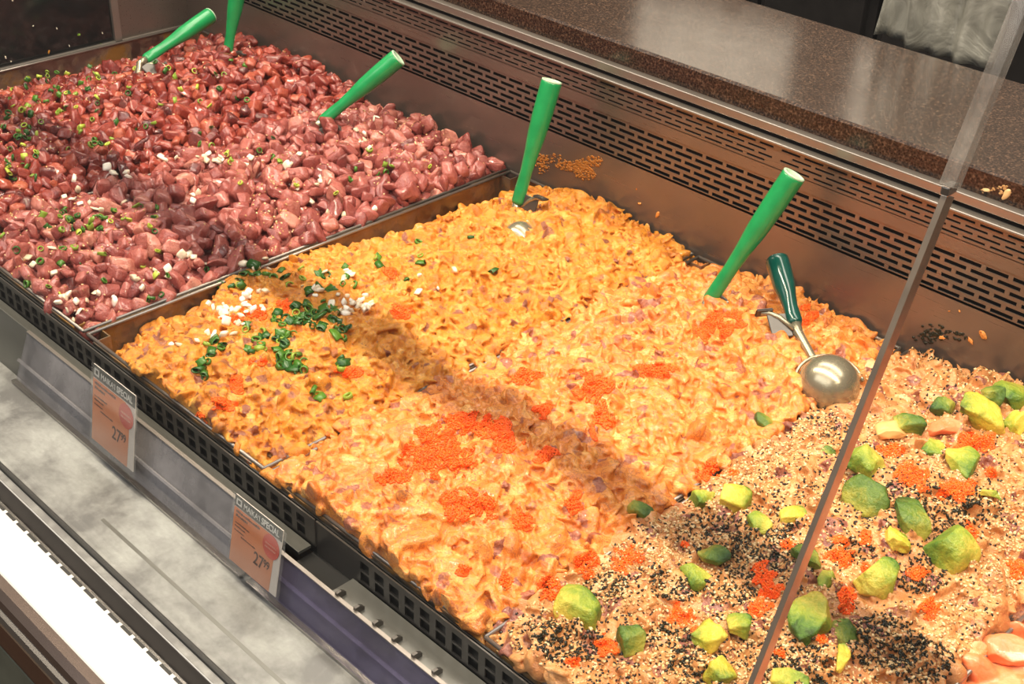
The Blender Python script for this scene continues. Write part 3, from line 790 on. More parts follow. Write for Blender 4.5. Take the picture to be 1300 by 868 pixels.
ROE = [  # pixel centre, half sizes, description
 (560, 580, 46, 24, 'largest orange roe patch in the middle of the creamy poke'), (595, 642, 38, 20, 'orange roe patch below the largest patch of roe'),
 (498, 606, 20, 9, 'thin orange roe patch left of the largest roe patch'), (600, 540, 42, 15, 'wide orange roe streak at the shaded band above the largest patch'),
 (640, 560, 22, 14, 'orange roe patch right of the wide streak on the shaded band'), (505, 610, 10, 6, None), (692, 578, 16, 10, 'small orange roe spot in the shaded band of the creamy poke'),
 (765, 490, 34, 20, 'orange roe patch on the sunlit middle of the creamy poke'), (762, 532, 16, 24, 'tall orange roe patch under the sunlit middle patch'),
 (905, 415, 22, 18, 'orange roe patch at the foot of the rightmost bright green handle'), (935, 405, 16, 10, 'orange roe patch right of the foot of the rightmost bright green handle'),
 (832, 470, 26, 9, 'flat orange roe streak right of the sunlit middle patch'), (668, 478, 18, 10, 'orange roe spot at the upper edge of the shaded band'),
 (690, 520, 18, 10, 'orange roe spot inside the upper shaded band'), (640, 735, 10, 11, 'orange roe dot near the perforated front fence'), (590, 722, 12, 8, 'orange roe dot left of the one near the fence'),
 (1025, 400, 12, 14, 'orange roe lump behind the dark teal scoop handle'), (730, 640, 12, 16, 'orange roe dab on the right side of the creamy poke'), (665, 660, 12, 16, 'orange roe dab right of the lower roe patch'),
 (540, 550, 16, 8, 'orange roe dab above the largest roe patch'), (900, 600, 14, 14, 'orange roe lump at the border of creamy and avocado poke'),
 (295, 405, 24, 8, 'flat orange roe patch under the white onion at the left'), (325, 396, 16, 9, 'orange roe patch right of the onion strip'), (362, 388, 10, 8, 'orange roe dot between scallion and onion'),
 (304, 484, 14, 14, 'orange roe patch below the scallion leaves'), (284, 512, 15, 10, 'bright orange roe patch in the front left of the yellow-orange poke'), (248, 538, 15, 13, 'front leftmost orange roe patch of the yellow-orange poke'),
 (510, 394, 14, 10, 'orange roe patch right of the piled onion'), (495, 345, 12, 8, 'orange roe spot above the onion pile'), (448, 470, 20, 8, 'orange roe streak right of the scallions'), (330, 460, 12, 8, 'orange roe spot under the scallion cluster'),
 (796, 710, 19, 16, 'heart-shaped orange roe lump left of the light avocado'), (698, 750, 15, 17, 'orange roe lump touching the left side of the pale avocado'), (768, 824, 17, 17, 'orange roe lump left of the dark avocado at the bottom'),
 (864, 780, 17, 14, 'orange roe lump above the yellow avocado'), (972, 742, 20, 26, 'big orange roe patch left of the glass joint'), (962, 775, 12, 10, 'orange roe spot under the big patch by the glass joint'),
 (1064, 702, 18, 18, 'orange roe patch right of the glass joint'), (1072, 760, 13, 18, 'orange roe patch below the one right of the glass joint'), (1096, 682, 9, 12, 'orange roe dot left of the two-tone avocado'),
 (1230, 680, 11, 17, 'orange roe lump right of the mottled avocado'), (1290, 722, 14, 12, 'orange roe lump at the right edge of the picture'), (1180, 772, 13, 13, 'orange roe lump below the mottled avocado'),
 (1160, 606, 22, 18, 'orange roe patch under the leaf-shaped avocado'), (1215, 622, 26, 14, 'orange roe patch right of the dark furikake'), (1240, 562, 34, 12, 'orange roe band below the rear yellow avocado'),
 (1130, 572, 18, 8, 'orange roe under the pale tofu-coloured fish slice'), (745, 716, 14, 16, 'orange roe dab at the left border of the avocado poke'), (1042, 812, 9, 8, 'orange roe dot above the leaf-green avocado'),
 (1165, 730, 14, 10, 'orange roe dot left of the mottled avocado'), (1100, 720, 10, 8, None), (870, 690, 8, 6, None), (1000, 690, 10, 8, None), (990, 830, 8, 8, None), (728, 838, 14, 8, None), (885, 800, 8, 6, None), (930, 600, 8, 6, None), (1260, 600, 10, 8, None)]
for a, b, rx, ry, lb in ROE:
    if lb: rx, ry = rx * 1.2, ry * 1.2
    if lb: roe(a, b, rx, ry, lb, 'patches of orange roe')
    else: roe(a, b, rx, ry, 'tiny orange roe spot on the poke', 'tiny roe spots')

# ------------------------------------------------------------------ avocado
def avo_proto(seed, shape):
    r = np.random.default_rng(seed)
    bm = bmesh.new(); bmesh.ops.create_cube(bm, size=2.0); bmesh.ops.subdivide_edges(bm, edges=bm.edges[:], cuts=11, use_grid_fill=True)
    V, F = bm_np(bm)
    p = 7.0; V = V / (np.sum(np.abs(V) ** p, axis=1) ** (1 / p))[:, None]
    if shape == 'wedge':        # thick on one side, tapering to an edge
        V[:, 2] *= 0.55 + 0.35 * V[:, 0]; V[:, 1] *= 0.8 - 0.15 * V[:, 0]
        V[:, 2] += 0.25 * (1 - V[:, 0] ** 2) - 0.1
    elif shape == 'block':
        V[:, 2] *= 0.72; V[:, 1] *= 0.85; V[:, 2] += -0.22 * (V[:, 0] ** 2 + 0.6 * V[:, 1] ** 2)
    elif shape == 'leaf':       # flat curved paring
        V[:, 2] *= 0.26; V[:, 1] *= 0.75 * (1 - 0.5 * np.abs(V[:, 0]) ** 2); V[:, 2] += 0.2 - 0.35 * V[:, 0] ** 2
    elif shape == 'strip':
        V[:, 2] *= 0.32; V[:, 1] *= 0.42; V[:, 2] += 0.15 - 0.25 * V[:, 0] ** 2
    elif shape == 'mash':
        V[:, 2] *= 0.6; V = V + 0.28 * np.stack([smooth_noise(V, 2.6, seed * 3 + i) for i in range(3)], 1)
    S = np.eye(3) + r.normal(size=(3, 3)) * 0.12; V = V @ S
    V = V + 0.10 * np.stack([smooth_noise(V, 3.2, seed * 5 + i) for i in range(3)], 1) + 0.05 * np.stack([smooth_noise(V, 9, seed * 9 + i) for i in range(3)], 1)
    V = facet(V, 5, seed * 11, 0.6, 0.92)
    tone = 0.42 + 0.30 * V[:, 0] + 0.22 * V[:, 1]      # darker rind side, yellow heart
    return V, F, tone
AVO = [  # px, py, size px (full width), shape, material, turn, description
 (735, 771, 66, 'block', 'avo_l', 0.5, 'large pale green avocado chunk near the fence, roe at its left'),
 (803, 812, 46, 'block', 'avo_d', -0.6, 'dark green avocado chunk right of a roe lump at the bottom'),
 (812, 648, 32, 'block', 'avo_d', 0.2, 'small dark avocado cube in shade at the border of creamy poke'),
 (891, 633, 38, 'wedge', 'avo_l', 1.2, 'olive avocado wedge left of the yellow one in the row of four'),
 (931, 631, 38, 'block', 'avo_y', 0.3, 'bright yellow avocado chunk, second of the row left of glass joint'),
 (963, 662, 42, 'leaf', 'avo_l', -0.2, 'flat yellow-green avocado slice, third of the row left of glass joint'),
 (1006, 656, 38, 'block', 'avo_y', 0.8, 'yellow avocado chunk touching the glass joint in view'),
 (886, 734, 46, 'block', 'avo_l', 0.7, 'light green avocado chunk in the middle, below an olive piece'),
 (907, 702, 44, 'leaf', 'avo_d', -0.4, 'olive avocado paring above the light green middle chunk'),
 (898, 806, 44, 'mash', 'avo_y', 0.0, 'rough yellow avocado lump right of a roe lump'),
 (936, 793, 30, 'wedge', 'avo_l', 0.5, 'small green avocado bit right of the rough yellow lump'),
 (915, 853, 42, 'wedge', 'avo_y', 1.6, 'yellow avocado wedge at the bottom edge of the picture'),
 (1004, 862, 56, 'strip', 'avo_l', 0.25, 'long flat avocado strip at the bottom edge by the glass joint'),
 (968, 537, 28, 'block', 'avo_d', 0.2, 'small green avocado cube below the shiny scoop bowl'),
 (1050, 574, 24, 'leaf', 'avo_d', 0.9, 'little green avocado slice peeping beside the glass joint'),
 (1096, 584, 52, 'mash', 'avo_l', 0.3, 'mashed pale avocado lump stacked above the dark green one'),
 (1097, 634, 62, 'block', 'avo_d', 0.9, 'biggest dark green avocado chunk, right of the glass joint'),
 (1158, 652, 58, 'leaf', 'avo_d', -0.7, 'folded green avocado slice right of the biggest dark chunk'),
 (1138, 684, 36, 'mash', 'avo_y', 0.5, 'yellow avocado lump under the folded green slice'),
 (1208, 700, 56, 'block', 'avo_l', -0.3, 'mottled yellow and green avocado chunk beside a roe lump'),
 (1116, 732, 52, 'block', 'avo_l', 1.0, 'two-tone avocado cube with green top and yellow front'),
 (1022, 704, 52, 'leaf', 'avo_d', -0.1, 'olive avocado slice crossing behind the glass joint'),
 (1048, 736, 42, 'strip', 'avo_l', -1.2, 'narrow avocado strip standing below the olive slice'),
 (1022, 784, 58, 'mash', 'avo_l', 1.1, 'crushed pale avocado lump right of the big roe patch'),
 (1070, 806, 48, 'leaf', 'avo_d', 0.5, 'leaf-green avocado slice lying over a yellow sliver'),
 (1068, 832, 40, 'strip', 'avo_y', -1.0, 'yellow avocado sliver under the leaf-green slice'),
 (1152, 540, 36, 'wedge', 'avo_d', 0.6, 'dark avocado wedge behind the pale fish slice'),
 (1183, 571, 32, 'block', 'avo_l', 0.4, 'round-edged green avocado piece left of the leaf-shaped slice'),
 (1222, 582, 48, 'leaf', 'avo_l', -0.8, 'leaf-shaped light avocado slice in the right half'),
 (1248, 528, 52, 'block', 'avo_y', 0.1, 'yellow avocado chunk at the rear right, roe in front'),
 (1282, 470, 40, 'wedge', 'avo_l', 0.3, 'rearmost avocado piece at the right edge'),
 (1286, 502, 44, 'block', 'avo_l', 0.9, 'avocado chunk under the rearmost piece at the right edge'),
 (1258, 502, 32, 'wedge', 'avo_d', 0.2, 'dark green avocado wedge behind the rear yellow chunk'),
 (1290, 536, 34, 'mash', 'avo_y', 0.0, 'yellow avocado bit cut by the right edge of picture'),
 (1258, 626, 26, 'strip', 'avo_l', 0.4, 'thin green avocado shred near the right edge'),
 (1196, 518, 28, 'block', 'avo_d', 0.2, 'olive avocado cube at the rear of the seeded poke')]
for k, (px, py, w, shape, m, turn, lb) in enumerate(AVO):
    p, n = at(px, py + w * 0.12)
    s = w * (p - CAM).length / FPX * (0.40 if shape == 'mash' else 0.48)
    V, F, tone = avo_proto(40 + k, shape)
    R = frame(soft(n, 0.35), turn + PI * (k % 2))
    W = np.array([R @ Vector(v * s) for v in V])
    o = mk('avocado_chunk', np_mesh('avocado_chunk', W, F, tone), MAT[m], None, p + Vector((0, 0, s * (0.32 if shape in ('block', 'mash', 'wedge') else 0.14))))
    tag(o, lb, 'avocado', 'avocado chunks')

# odd fish pieces in the seeded pan
for (px, py, w, mt, lb) in ((1130, 551, 40, 'buff', 'pale buff fish slice beside the dark avocado wedge'), (1200, 548, 42, 'salmon', 'pink salmon strip left of the rear yellow avocado'),
                            (1278, 832, 60, 'salmon', 'pink salmon slice over the pan edge at the lower right')):
    p, n = at(px, py); s = w * (p - CAM).length / FPX * 0.5
    V, F, tone = avo_proto(300 + w, 'leaf'); R = frame(soft(n, 0.5), 0.6)
    W = np.array([R @ Vector(v * s) for v in V])
    tag(mk('fish_slice', np_mesh('fish_slice', W, F, np.clip(tone, 0.4, 0.8)), MAT[mt], None, p + Vector((0, 0, s * 0.2))), lb, 'fish')

# ------------------------------------------------------------------ scallions and onion
def ring_proto(seed, leaf):
    r = np.random.default_rng(seed); n = 14; V, F = [], []
    h = r.uniform(0.5, 1.0) if not leaf else r.uniform(1.4, 2.6)
    fl = 1.0 if not leaf else 0.45
    for (rr, z) in ((1, -h / 2), (1, h / 2), (0.72, h / 2), (0.72, -h / 2)):
        for k in range(n):
            a = 2 * PI * k / n; V.append((rr * math.cos(a), rr * fl * math.sin(a), z * (1 + 0.15 * math.sin(a * 2 + seed))))
    for j in range(4):
        for k in range(n): F.append((j * n + k, j * n + (k + 1) % n, ((j + 1) % 4) * n + (k + 1) % n, ((j + 1) % 4) * n + k))
    return np.array(V), np.array(F)
RINGS = [ring_proto(i, False) for i in range(5)]; LEAVES = [ring_proto(20 + i, True) for i in range(5)]
def bits(name, pts, protos, lo, hi, mat, label, cat, group, tones=(0, 1), tilt=0.5, sink=0.3, lay=False):
    protos_me = {}
    for (px, py) in pts:
        if not (0 <= px <= 1300 and 0 <= py <= 868): continue
        p, n = at(px, py)
        k = rnd.randrange(len(protos)); t = rnd.randrange(4)
        key = (k, t)
        if key not in protos_me:
            V, F = protos[k]; protos_me[key] = np_mesh(name, V, F, np.full(len(V), tones[0] + (tones[1] - tones[0]) * t / 3), smooth=True)
        s = rnd.uniform(lo, hi)
        o = mk(name, protos_me[key], mat, None, p + n * s * sink)
        R = frame(soft(n, 0.7), rnd.random() * 6.28) @ Euler((rnd.gauss(PI / 2 if lay else 0, tilt), rnd.gauss(0, tilt), 0)).to_matrix()
        o.rotation_euler = R.to_euler(); o.scale = (s, s, s)
        tag(o, label, cat, group)
def around(lst):
    out = []
    for (a, b, rx, ry, n) in lst:
        for _ in range(n):
            t, q = rnd.random() * 6.28, math.sqrt(rnd.random())
            out.append((a + rx * q * math.cos(t), b + ry * q * math.sin(t)))
    return out
G2 = [(400, 398, 30, 20, 32), (430, 420, 15, 14, 10), (340, 420, 40, 14, 16), (345, 445, 35, 12, 14), (275, 445, 22, 14, 9), (260, 470, 14, 12, 5), (370, 462, 16, 12, 9), (300, 356, 30, 12, 6),
      (350, 345, 40, 14, 10), (430, 345, 20, 8, 3), (415, 500, 30, 14, 4), (435, 462, 10, 8, 4), (380, 465, 12, 10, 3), (470, 340, 60, 30, 5), (580, 330, 60, 40, 5), (400, 360, 40, 12, 8), (355, 405, 20, 10, 6)]
ptsG = around(G2)
bits('scallion_ring', ptsG[::2], RINGS, 0.0038, 0.0058, MAT['scallion'], 'green scallion ring on the yellow-orange poke', 'scallion', 'scallion rings on the orange poke', (0, 0.75))
bits('scallion_leaf', ptsG[1::2], LEAVES, 0.0042, 0.0065, MAT['scallion'], 'dark green scallion leaf piece on the yellow-orange poke', 'scallion', 'scallion leaves on the orange poke', (0, 0.5), 0.4, 0.3, True)
W2 = [(300, 390, 40, 10, 18), (290, 405, 30, 12, 8), (445, 385, 28, 14, 26), (425, 350, 25, 8, 4), (325, 372, 18, 6, 6), (280, 425, 20, 6, 5), (390, 370, 20, 8, 6), (330, 335, 30, 8, 5), (235, 435, 25, 6, 3), (440, 350, 20, 6, 3), (560, 355, 50, 20, 4)]
CUB = [cube_proto(400 + i, 6, 2, 0.06, 0.4) for i in range(6)]
CUB = [(v * np.array([1, 0.8, 0.5]), f) for v, f in CUB]
bits('onion_piece', around(W2), CUB, 0.0032, 0.0058, MAT['onion'], 'white onion piece on the yellow-orange poke', 'onion', 'onion pieces on the orange poke', (0.2, 1))
G0 = [(60, 115, 55, 25, 24), (95, 165, 60, 30, 14), (25, 180, 25, 40, 18), (30, 215, 30, 14, 9), (180, 120, 90, 50, 20), (270, 110, 60, 40, 10), (120, 95, 30, 10, 7), (20, 150, 20, 20, 8)]
bits('scallion_ring', around(G0), RINGS + LEAVES, 0.0034, 0.0052, MAT['scallion'], 'green scallion bit on the dark red tuna in the far left pan', 'scallion', 'scallions on the dark red tuna', (0.1, 1))
G1 = [(100, 275, 50, 22, 22), (60, 310, 60, 40, 12), (160, 265, 50, 18, 10), (190, 330, 80, 50, 12), (380, 210, 120, 50, 12), (50, 375, 40, 20, 5), (470, 200, 80, 40, 5), (290, 180, 60, 20, 6)]
bits('scallion_ring', around(G1), RINGS + LEAVES, 0.0034, 0.005, MAT['scallion'], 'green scallion bit on the pink tuna in the second pan', 'scallion', 'scallions on the pink tuna', (0.1, 1))
W1 = [(245, 203, 45, 8, 12), (160, 220, 35, 10, 6), (100, 240, 30, 14, 4), (245, 255, 12, 12, 3), (250, 325, 20, 14, 5), (205, 345, 20, 14, 4), (110, 380, 40, 12, 10), (90, 400, 20, 8, 5), (345, 200, 40, 20, 6), (395, 235, 40, 30, 7), (465, 175, 20, 16, 6),
      (430, 260, 50, 14, 4), (130, 262, 40, 12, 5), (480, 150, 10, 6, 2), (60, 330, 30, 20, 4), (170, 360, 30, 10, 4)]
bits('onion_piece', around(W1), CUB, 0.0034, 0.006, MAT['onion'], 'white onion piece on the pink tuna in the second pan', 'onion', 'onion pieces on the pink tuna', (0.1, 1))

# ------------------------------------------------------------------ dishers (scoops)
def lathe(profile, seg=28):
    bm = bmesh.new(); rings = []
    for r, z in profile: rings.append([bm.verts.new((r * math.cos(2 * PI * k / seg), r * math.sin(2 * PI * k / seg), z)) for k in range(seg)])
    for a, b in zip(rings, rings[1:]):
        for k in range(seg): bm.faces.new((a[k], a[(k + 1) % seg], b[(k + 1) % seg], b[k]))
    bm.faces.new(rings[0][::-1]); bm.faces.new(rings[-1])
    return bm
def disher(neck, tip, bowl, bowl_r, grip, label, lever_dir=None, length=None, bowl_n=(0.1, -0.3, 1)):
    neck, tip, bowl = Vector(neck), Vector(tip), Vector(bowl)
    ax = (tip - neck); L = length or ax.length; ax.normalize()
    root = empty('scoop', neck); root.rotation_mode = 'QUATERNION'
    xdir = Vector(lever_dir or (1, 0, 0)); xdir = (xdir - ax * xdir.dot(ax)).normalized(); ydir = ax.cross(xdir)
    M3 = Matrix((xdir, ydir, ax)).transposed(); root.rotation_quaternion = M3.to_quaternion()
    tag(root, label, 'scoop', 'green-handled scoops in the poke')
    k = L / 0.165
    prof = [(0.0078, 0), (0.0090, 0.004), (0.0090, 0.02 * k), (0.0084, 0.045 * k), (0.0098, 0.07 * k), (0.0124, 0.095 * k), (0.0135, 0.125 * k), (0.0138, L - 0.006), (0.0138, L - 0.002), (0.0132, L)]
    bm = lathe(prof)
    for v in bm.verts:                      # the neck of the grip is flattened
        if v.co.z < 0.055 * k: v.co.y *= 0.8
    mk('handle', bm_mesh('handle', bm, True), grip, root)
    bm = lathe([(0.0126, L - 0.001), (0.0134, L - 0.0005), (0.0134, L + 0.0012), (0.0105, L + 0.0016), (0.010, L + 0.0004), (0.002, L + 0.0004)])
    e = mk('end_cap', bm_mesh('end_cap', bm, True), MAT['grip_end'] if grip != MAT['grip_dark'] else grip, root)
    inv = root.matrix_basis.copy() if False else (Matrix.Translation(neck) @ M3.to_4x4()).inverted()
    # shank from the neck to the bowl
    bm = bmesh.new(); b_loc = inv @ bowl
    tube_bm(bm, [(0, 0, 0.006), (0, 0, -0.012), Vector((0, 0, -0.012)).lerp(b_loc, 0.45), b_loc.lerp(Vector((0, 0, -0.012)), 0.2)], [0.0068, 0.0058, 0.005, 0.0045], 10)
    mk('shank', bm_mesh('shank', bm, True), MAT['scoop'], root)
    # yoke: the bent wire that carries the bowl
    bn = (inv.to_3x3() @ Vector(bowl_n)).normalized(); toward = (Vector((0, 0, -0.012)) - b_loc); toward = (toward - bn * toward.dot(bn)).normalized(); side = bn.cross(toward)
    pth = [b_loc + (toward * math.cos(a) + side * math.sin(a)) * (bowl_r + 0.003) + bn * 0.004 for a in [(-1.75 + 3.5 * i / 16) for i in range(17)]]
    bm = bmesh.new(); tube_bm(bm, pth, 0.0019, 8)
    mk('yoke', bm_mesh('yoke', bm, True), MAT['scoop'], root)
    # thumb lever: bent flat spring beside the neck
    bm = bmesh.new()
    tube_bm(bm, [(0.004, 0.002, -0.008), (0.016, 0.001, 0.010), (0.026, 0.0, 0.018), (0.036, 0, 0.019)], [0.003, 0.0032, 0.0034, 0.003], 8)
    lv = mk('thumb_lever', bm_mesh('thumb_lever', bm, True), MAT['scoop'], root)
    bm = bmesh.new(); add_box(bm, 0.022, 0.042, -0.007, 0.007, 0.0185, 0.021); bmesh.ops.bevel(bm, geom=bm.edges[:], offset=0.0012, segments=2, affect='EDGES')
    mk('thumb_pad', bm_mesh('thumb_pad', bm), MAT['steel_dark'], lv)
    bm = bmesh.new(); add_box(bm, 0.006, 0.030, -0.001, 0.001, -0.016, 0.016); bmesh.ops.bevel(bm, geom=bm.edges[:], offset=0.0008, segments=1, affect='EDGES')
    mk('gear_plate', bm_mesh('gear_plate', bm), MAT['steel_dark'], root)
    # bowl: thick hemispherical shell, dome along bowl_n
    bm = bmesh.new(); bmesh.ops.create_uvsphere(bm, u_segments=32, v_segments=24, radius=bowl_r)
    bmesh.ops.delete(bm, geom=[v for v in bm.verts if v.co.z < -0.0005], context='VERTS')
    bmesh.ops.solidify(bm, geom=bm.faces[:], thickness=0.0012)
    q = Vector((0, 0, 1)).rotation_difference(Vector(bowl_n).normalized())
    bm.transform(inv.to_3x3().to_4x4() @ q.to_matrix().to_4x4()); bm.transform(Matrix.Translation(b_loc))
    mk('bowl', bm_mesh('bowl', bm, True), MAT['scoop'], root)
    return root
g_ = MAT['grip']
disher((-1.871, 1.053, 0.03), (-1.892, 1.195, 0.068), (-1.85, 1.01, -0.035), 0.028, g_, 'bright green scoop handle lying lowest at the far left', (0.7, 0.6, -0.5))
disher((-1.807, 1.165, 0.024), (-1.797, 1.2, 0.165), (-1.80, 1.12, -0.03), 0.03, g_, 'bright green scoop handle cut by the top edge of picture', (1, 0.2, 0))
disher((-1.482, 1.109, 0.03), (-1.413, 1.2, 0.127), (-1.50, 1.06, -0.02), 0.03, g_, 'bright green scoop handle leaning over the pink tuna', (1, 0.2, -0.3))
disher((-1.111, 1.148, 0.022), (-1.108, 1.2, 0.181), (-1.062, 1.105, 0.002), 0.024, g_, 'upright bright green scoop handle in the yellow-orange poke', (1, 0.2, 0), None, (0.1, -0.6, 1))
disher((-0.78, 1.137, 0.020), (-0.731, 1.2, 0.181), (-0.80, 1.10, -0.03), 0.03, g_, 'tall bright green scoop handle between creamy and avocado poke', (1, 0.2, -0.2))
disher((-0.668, 1.150, 0.034), (-0.735, 1.2, 0.07), (-0.585, 1.097, 0.016), 0.0335, MAT['grip_dark'], 'dark teal handled scoop with its shiny round bowl upturned', (-0.4, -1, -0.2), None, (0.25, -0.35, 1))

# ------------------------------------------------------------------ price cards
def text_mesh(name, s, size, mat, parent, loc, bold=0.0, sx=1.0):
    cu = bpy.data.curves.new(name, 'FONT'); cu.body = s; cu.size = size; cu.extrude = 0.00008; cu.offset = bold
    t = bpy.data.objects.new(name, cu); COL.objects.link(t)
    dg = bpy.context.evaluated_depsgraph_get(); dg.update()
    me = bpy.data.meshes.new_from_object(t.evaluated_get(dg)); bpy.data.objects.remove(t)
    me.transform(Matrix.Scale(sx, 4, (1, 0, 0))); me.transform(Matrix.Rotation(PI / 2, 4, 'X'))
    me.materials.clear(); me.materials.append(mat)
    return mk(name, me, None, parent, loc)
def m_card():
    t = NT('orange_card'); t.set(Roughness=0.4)
    sep = t.n.new('ShaderNodeSeparateXYZ'); t.link(t.tc.outputs['Object'], sep.inputs[0])
    f = t.math('MULTIPLY', sep.outputs['Z'], 13.0)
    t.color(t.ramp(f, [(0.1, lin(226, 160, 128)), (0.5, lin(234, 140, 86)), (0.95, lin(232, 120, 52))])); return t.m
MAT['card'] = m_card()
def price_card(x0, z0, w, h, lean, label, yb, rz=0.0):
    root = empty('price_card', (x0 + w / 2, yb, z0), (-lean, 0, rz)); tag(root, label, 'price card', 'price cards in the rail')
    k = w / 0.075
    def panel(name, mat, pts, y, th=0.0003, par=root):
        bm = bmesh.new(); a = [bm.verts.new((x, y, z)) for x, z in pts]; f = bm.faces.new(a)
        r = bmesh.ops.extrude_face_region(bm, geom=[f]); bmesh.ops.translate(bm, vec=(0, th, 0), verts=[v for v in r['geom'] if isinstance(v, bmesh.types.BMVert)])
        return mk(name, bm_mesh(name, bm), mat, par)
    W = w / 2; hh = h * 0.82
    panel('card', MAT['card_back'], [(-W, 0), (W, 0), (W, h), (-W, h)], 0.0, 0.0008)
    # orange field with a curved right side
    arc = [(W * (0.78 - 0.06 * (1 - t)) + 0.0 - W * 0.35 * max(0, t - 0.62) ** 1.2 * 2, hh * t) for t in [i / 14 for i in range(15)]]
    panel('orange_field', MAT['card'], [(-W, 0)] + [(a, b) for a, b in arc] + [(-W, hh)], -0.0004)
    hd = panel('header', MAT['head'], [(-W, h * 0.835), (W, h * 0.835), (W, h), (-W, h)], -0.0005)
    text_mesh('wordmark', "MAIKA\u2018I", 0.0088 * k, MAT['white_ink'], root, (-W * 0.62, -0.0007, h * 0.875), 0.0, 0.86)
    text_mesh('wordmark', "SPECIAL", 0.0095 * k, MAT['white_ink'], root, (W * 0.14, -0.0007, h * 0.872), 0.00022, 0.82)
    bm = bmesh.new()
    for a, b, c, d in ((-W * 0.93, -W * 0.70, h * 0.872, h * 0.89), (-W * 0.93, -W * 0.70, h * 0.945, h * 0.965), (-W * 0.93, -W * 0.88, h * 0.872, h * 0.965), (-W * 0.75, -W * 0.70, h * 0.872, h * 0.965)):
        add_box(bm, a, b, -0.0008, -0.0006, c, d)
    mk('header_emblem', bm_mesh('header_emblem', bm), MAT['white_ink'], root)
    bm = bmesh.new(); bmesh.ops.create_circle(bm, cap_ends=True, radius=w * 0.17, segments=36)
    bm.transform(Matrix.Translation((W * 0.62, -0.0008, h * 0.655)) @ Matrix.Rotation(PI / 2, 4, 'X'))
    dot = mk('red_sticker', bm_mesh('red_sticker', bm), MAT['red_dot'], root)
    dot.modifiers.new('s', 'SOLIDIFY').thickness = 0.0002
    bm = bmesh.new(); r = random.Random(3)
    for row in range(2):
        x = -0.11 * w
        while x < 0.10 * w:
            l = r.uniform(0.02, 0.035) * w; add_box(bm, W * 0.62 + x, W * 0.62 + x + l * 0.6, -0.0012, -0.001, h * (0.665 - row * 0.055), h * (0.69 - row * 0.055)); x += l
    mk('sticker_print', bm_mesh('sticker_print', bm), MAT['pink_ink'], root)
    # worn small print, not legible in the photograph
    bm = bmesh.new(); r = random.Random(5)
    for (z, hgt, xa, xb) in ((0.76, 0.035, -0.9, 0.1), (0.70, 0.035, -0.9, -0.4), (0.60, 0.02, -0.9, -0.3), (0.55, 0.02, -0.9, -0.45), (0.49, 0.018, -0.9, -0.5), (0.44, 0.018, -0.6, 0.0)):
        x = xa * W
        while x < xb * W:
            l = r.uniform(0.015, 0.04) * w
            add_box(bm, x, min(x + l * 0.7, xb * W), -0.0007, -0.0005, z * h, (z + hgt * r.uniform(0.6, 1)) * h); x += l
    mk('small_print', bm_mesh('small_print', bm), MAT['ink'], root)
    text_mesh('price', '27', 0.0195 * k, MAT['ink'], root, (-W * 0.02, -0.0007, h * 0.235), 0.0002, 0.82)
    text_mesh('price_cents', '99', 0.012 * k, MAT['ink'], root, (W * 0.40, -0.0007, h * 0.30), 0.0002, 0.78)
    panel('sleeve', MAT['sleeve'], [(-W - 0.002, -0.006), (W + 0.007, -0.006), (W + 0.007, h + 0.002), (-W - 0.002, h + 0.002)], -0.0018, 0.0005)
    return root
price_card(-1.121, -0.058, 0.082, 0.090, 0.17, 'orange price card under the yellow-orange poke, left of the two', 0.5145)
price_card(-0.866, -0.064, 0.074, 0.073, 0.2, 'orange price card under the creamy poke, nearer of the two', 0.5145)

# ------------------------------------------------------------------ crumbs on the steel
def crumb(p, s, mat, label, seed):
    V, F = LUMPS[seed % len(LUMPS)]
    o = mk('food_crumb', np_mesh('food_crumb', V * s * np.array([1, 0.45, 1]), F, np.full(len(V), 0.6)), mat, None, p); o.rotation_euler = (0, seed, 0)
    tag(o, label, 'crumb', 'stray food crumbs')
wall = [(835, 272, 0.006), (812, 258, 0.003), (808, 240, 0.002), (1197, 428, 0.0045), (1248, 425, 0.006), (1232, 432, 0.004), (1205, 395, 0.0018), (1218, 395, 0.0018)]
for k, (a, b, s) in enumerate(wall):
    crumb(on_y(a, b, BW - 0.0005), s * 0.7, MAT['orange_cream'], 'orange food crumb stuck to the steel wall under the grille', k)
def on_x(px, py, x):
    d = ray(px, py); return CAM + d * (x / d.x)
for k, (a, b, s, m) in enumerate([(62, 66, 0.006, 'orange_fine'), (100, 44, 0.006, 'scallion'), (128, 56, 0.003, 'scallion'), (42, 33, 0.0025, 'onion'), (72, 36, 0.003, 'onion'), (88, 58, 0.0025, 'onion'),
                                  (16, 1, 0.003, 'onion'), (130, 42, 0.0025, 'onion'), (7, 73, 0.003, 'onion'), (14, 78, 0.0025, 'onion')]):
    crumb(on_x(a, b, XL + 0.007), s * 0.55, MAT[m], 'light food speck stuck to the dark end panel', k)
for k, (a, b, s) in enumerate([(1278, 246, 0.006), (1252, 241, 0.003)]):
    p = on_z(a, b, 0.0); p = on_y(a, b, BW + 0.0155)
    crumb(p, s, MAT['seed_w'], 'yellow crumb on the edge of the stone counter', k)

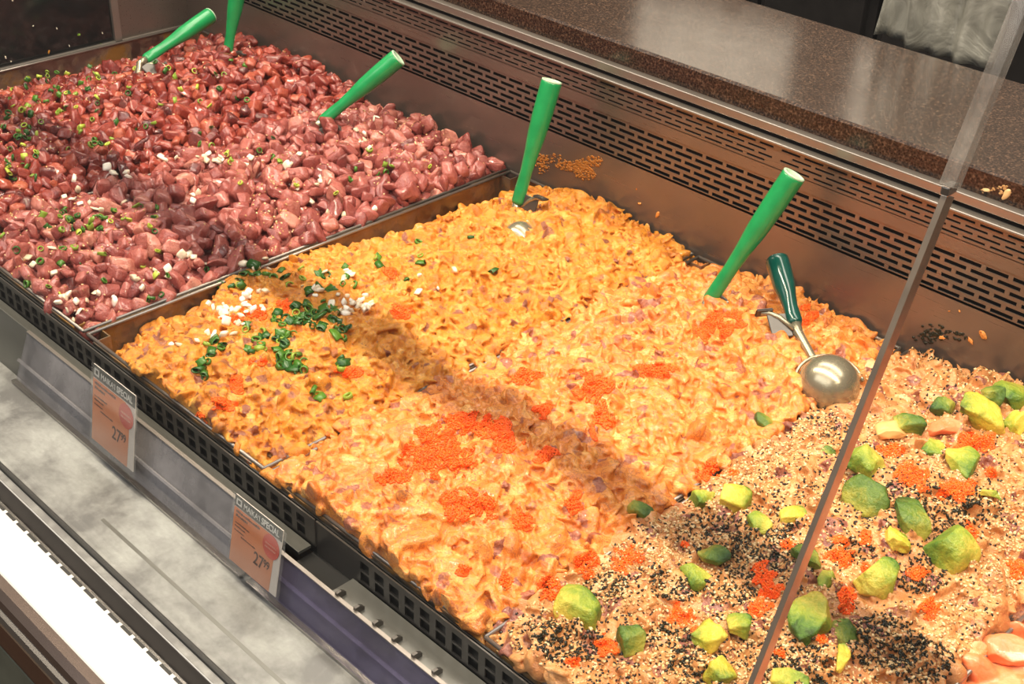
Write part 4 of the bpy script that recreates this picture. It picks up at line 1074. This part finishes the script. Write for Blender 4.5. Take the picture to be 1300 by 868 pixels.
def smear(px, py, rx, ry, n, r, mat, label, y):
    T = []
    ph = rnd.random() * 6
    while len(T) < n:
        t, q = rnd.random() * 2 * PI, rnd.random() ** 0.7
        if q > 0.75 + 0.25 * math.sin(3 * t + ph): continue
        T.append(np.array(on_y(px + rx * q * math.cos(t), py + ry * q * math.sin(t), y)))
    T = np.array(T); o0 = T.mean(0); S = r * rng.uniform(0.5, 1.6, (n, 1)) * np.array([[1.4, 0.35, 1.0]])
    V, F, O = batch([ICO], T - o0, np.repeat(np.eye(3)[None], n, 0), S)
    tag(mk('dried_smear', np_mesh('dried_smear', V, F, np.full(len(V), 0.3)), MAT[mat], None, o0), label, 'food smear', None, 'stuff')
smear(738, 212, 34, 17, 420, 0.0013, 'smear', 'dried orange smear on the steel wall beside the upright green handle', BW - 0.0005)
smear(690, 205, 24, 16, 160, 0.0012, 'smear', 'dried orange smear on the steel wall behind the upright green handle', BW - 0.0005)
smear(1190, 425, 42, 14, 120, 0.0012, 'furikake', 'dark green splash on the steel wall at the rear of the avocado poke', BW - 0.0005)
smear(1265, 242, 26, 7, 26, 0.0011, 'seed_w', 'yellow specks on the front edge of the stone counter', BW + 0.0158)
# ------------------------------------------------------------------ light
def area(name, loc, rot, sx, sy, power, col):
    d = bpy.data.lights.new(name, 'AREA'); d.shape = 'RECTANGLE'; d.size = sx; d.size_y = sy; d.energy = power; d.color = col
    o = bpy.data.objects.new(name, d); COL.objects.link(o); o.location = loc; o.rotation_euler = rot; return o
area('track_light', (-1.0, 0.58, 1.80), (0.08, 0, 0), 4.5, 0.04, 108, (1.0, 0.85, 0.64))
area('front_fill', (-0.9, -1.0, 2.0), (0.75, 0, 0), 3.4, 1.2, 40, (1.0, 0.97, 0.94))  # unseen fill from the front, added to lift shadows and price cards
area('rear_fill', (-1.0, 1.7, 2.1), (0.45, 0, 0), 3.6, 0.6, 70, (1.0, 0.90, 0.76))  # unseen fill, added to light the rear wall and the sheets
w = bpy.data.worlds.new('room'); SC.world = w; w.use_nodes = True
w.node_tree.nodes['Background'].inputs[0].default_value = (0.85, 0.78, 0.70, 1)
w.node_tree.nodes['Background'].inputs[1].default_value = 0.24

SC.view_settings.view_transform = 'Standard'; SC.view_settings.look = 'None'
SC.view_settings.exposure = 0.04; SC.view_settings.gamma = 1.0
SC.view_settings.use_curve_mapping = False
SC.cycles.use_denoising = True
SC.cycles.max_bounces = 8; SC.cycles.transparent_max_bounces = 16
SC.cycles.caustics_reflective = False; SC.cycles.caustics_refractive = False
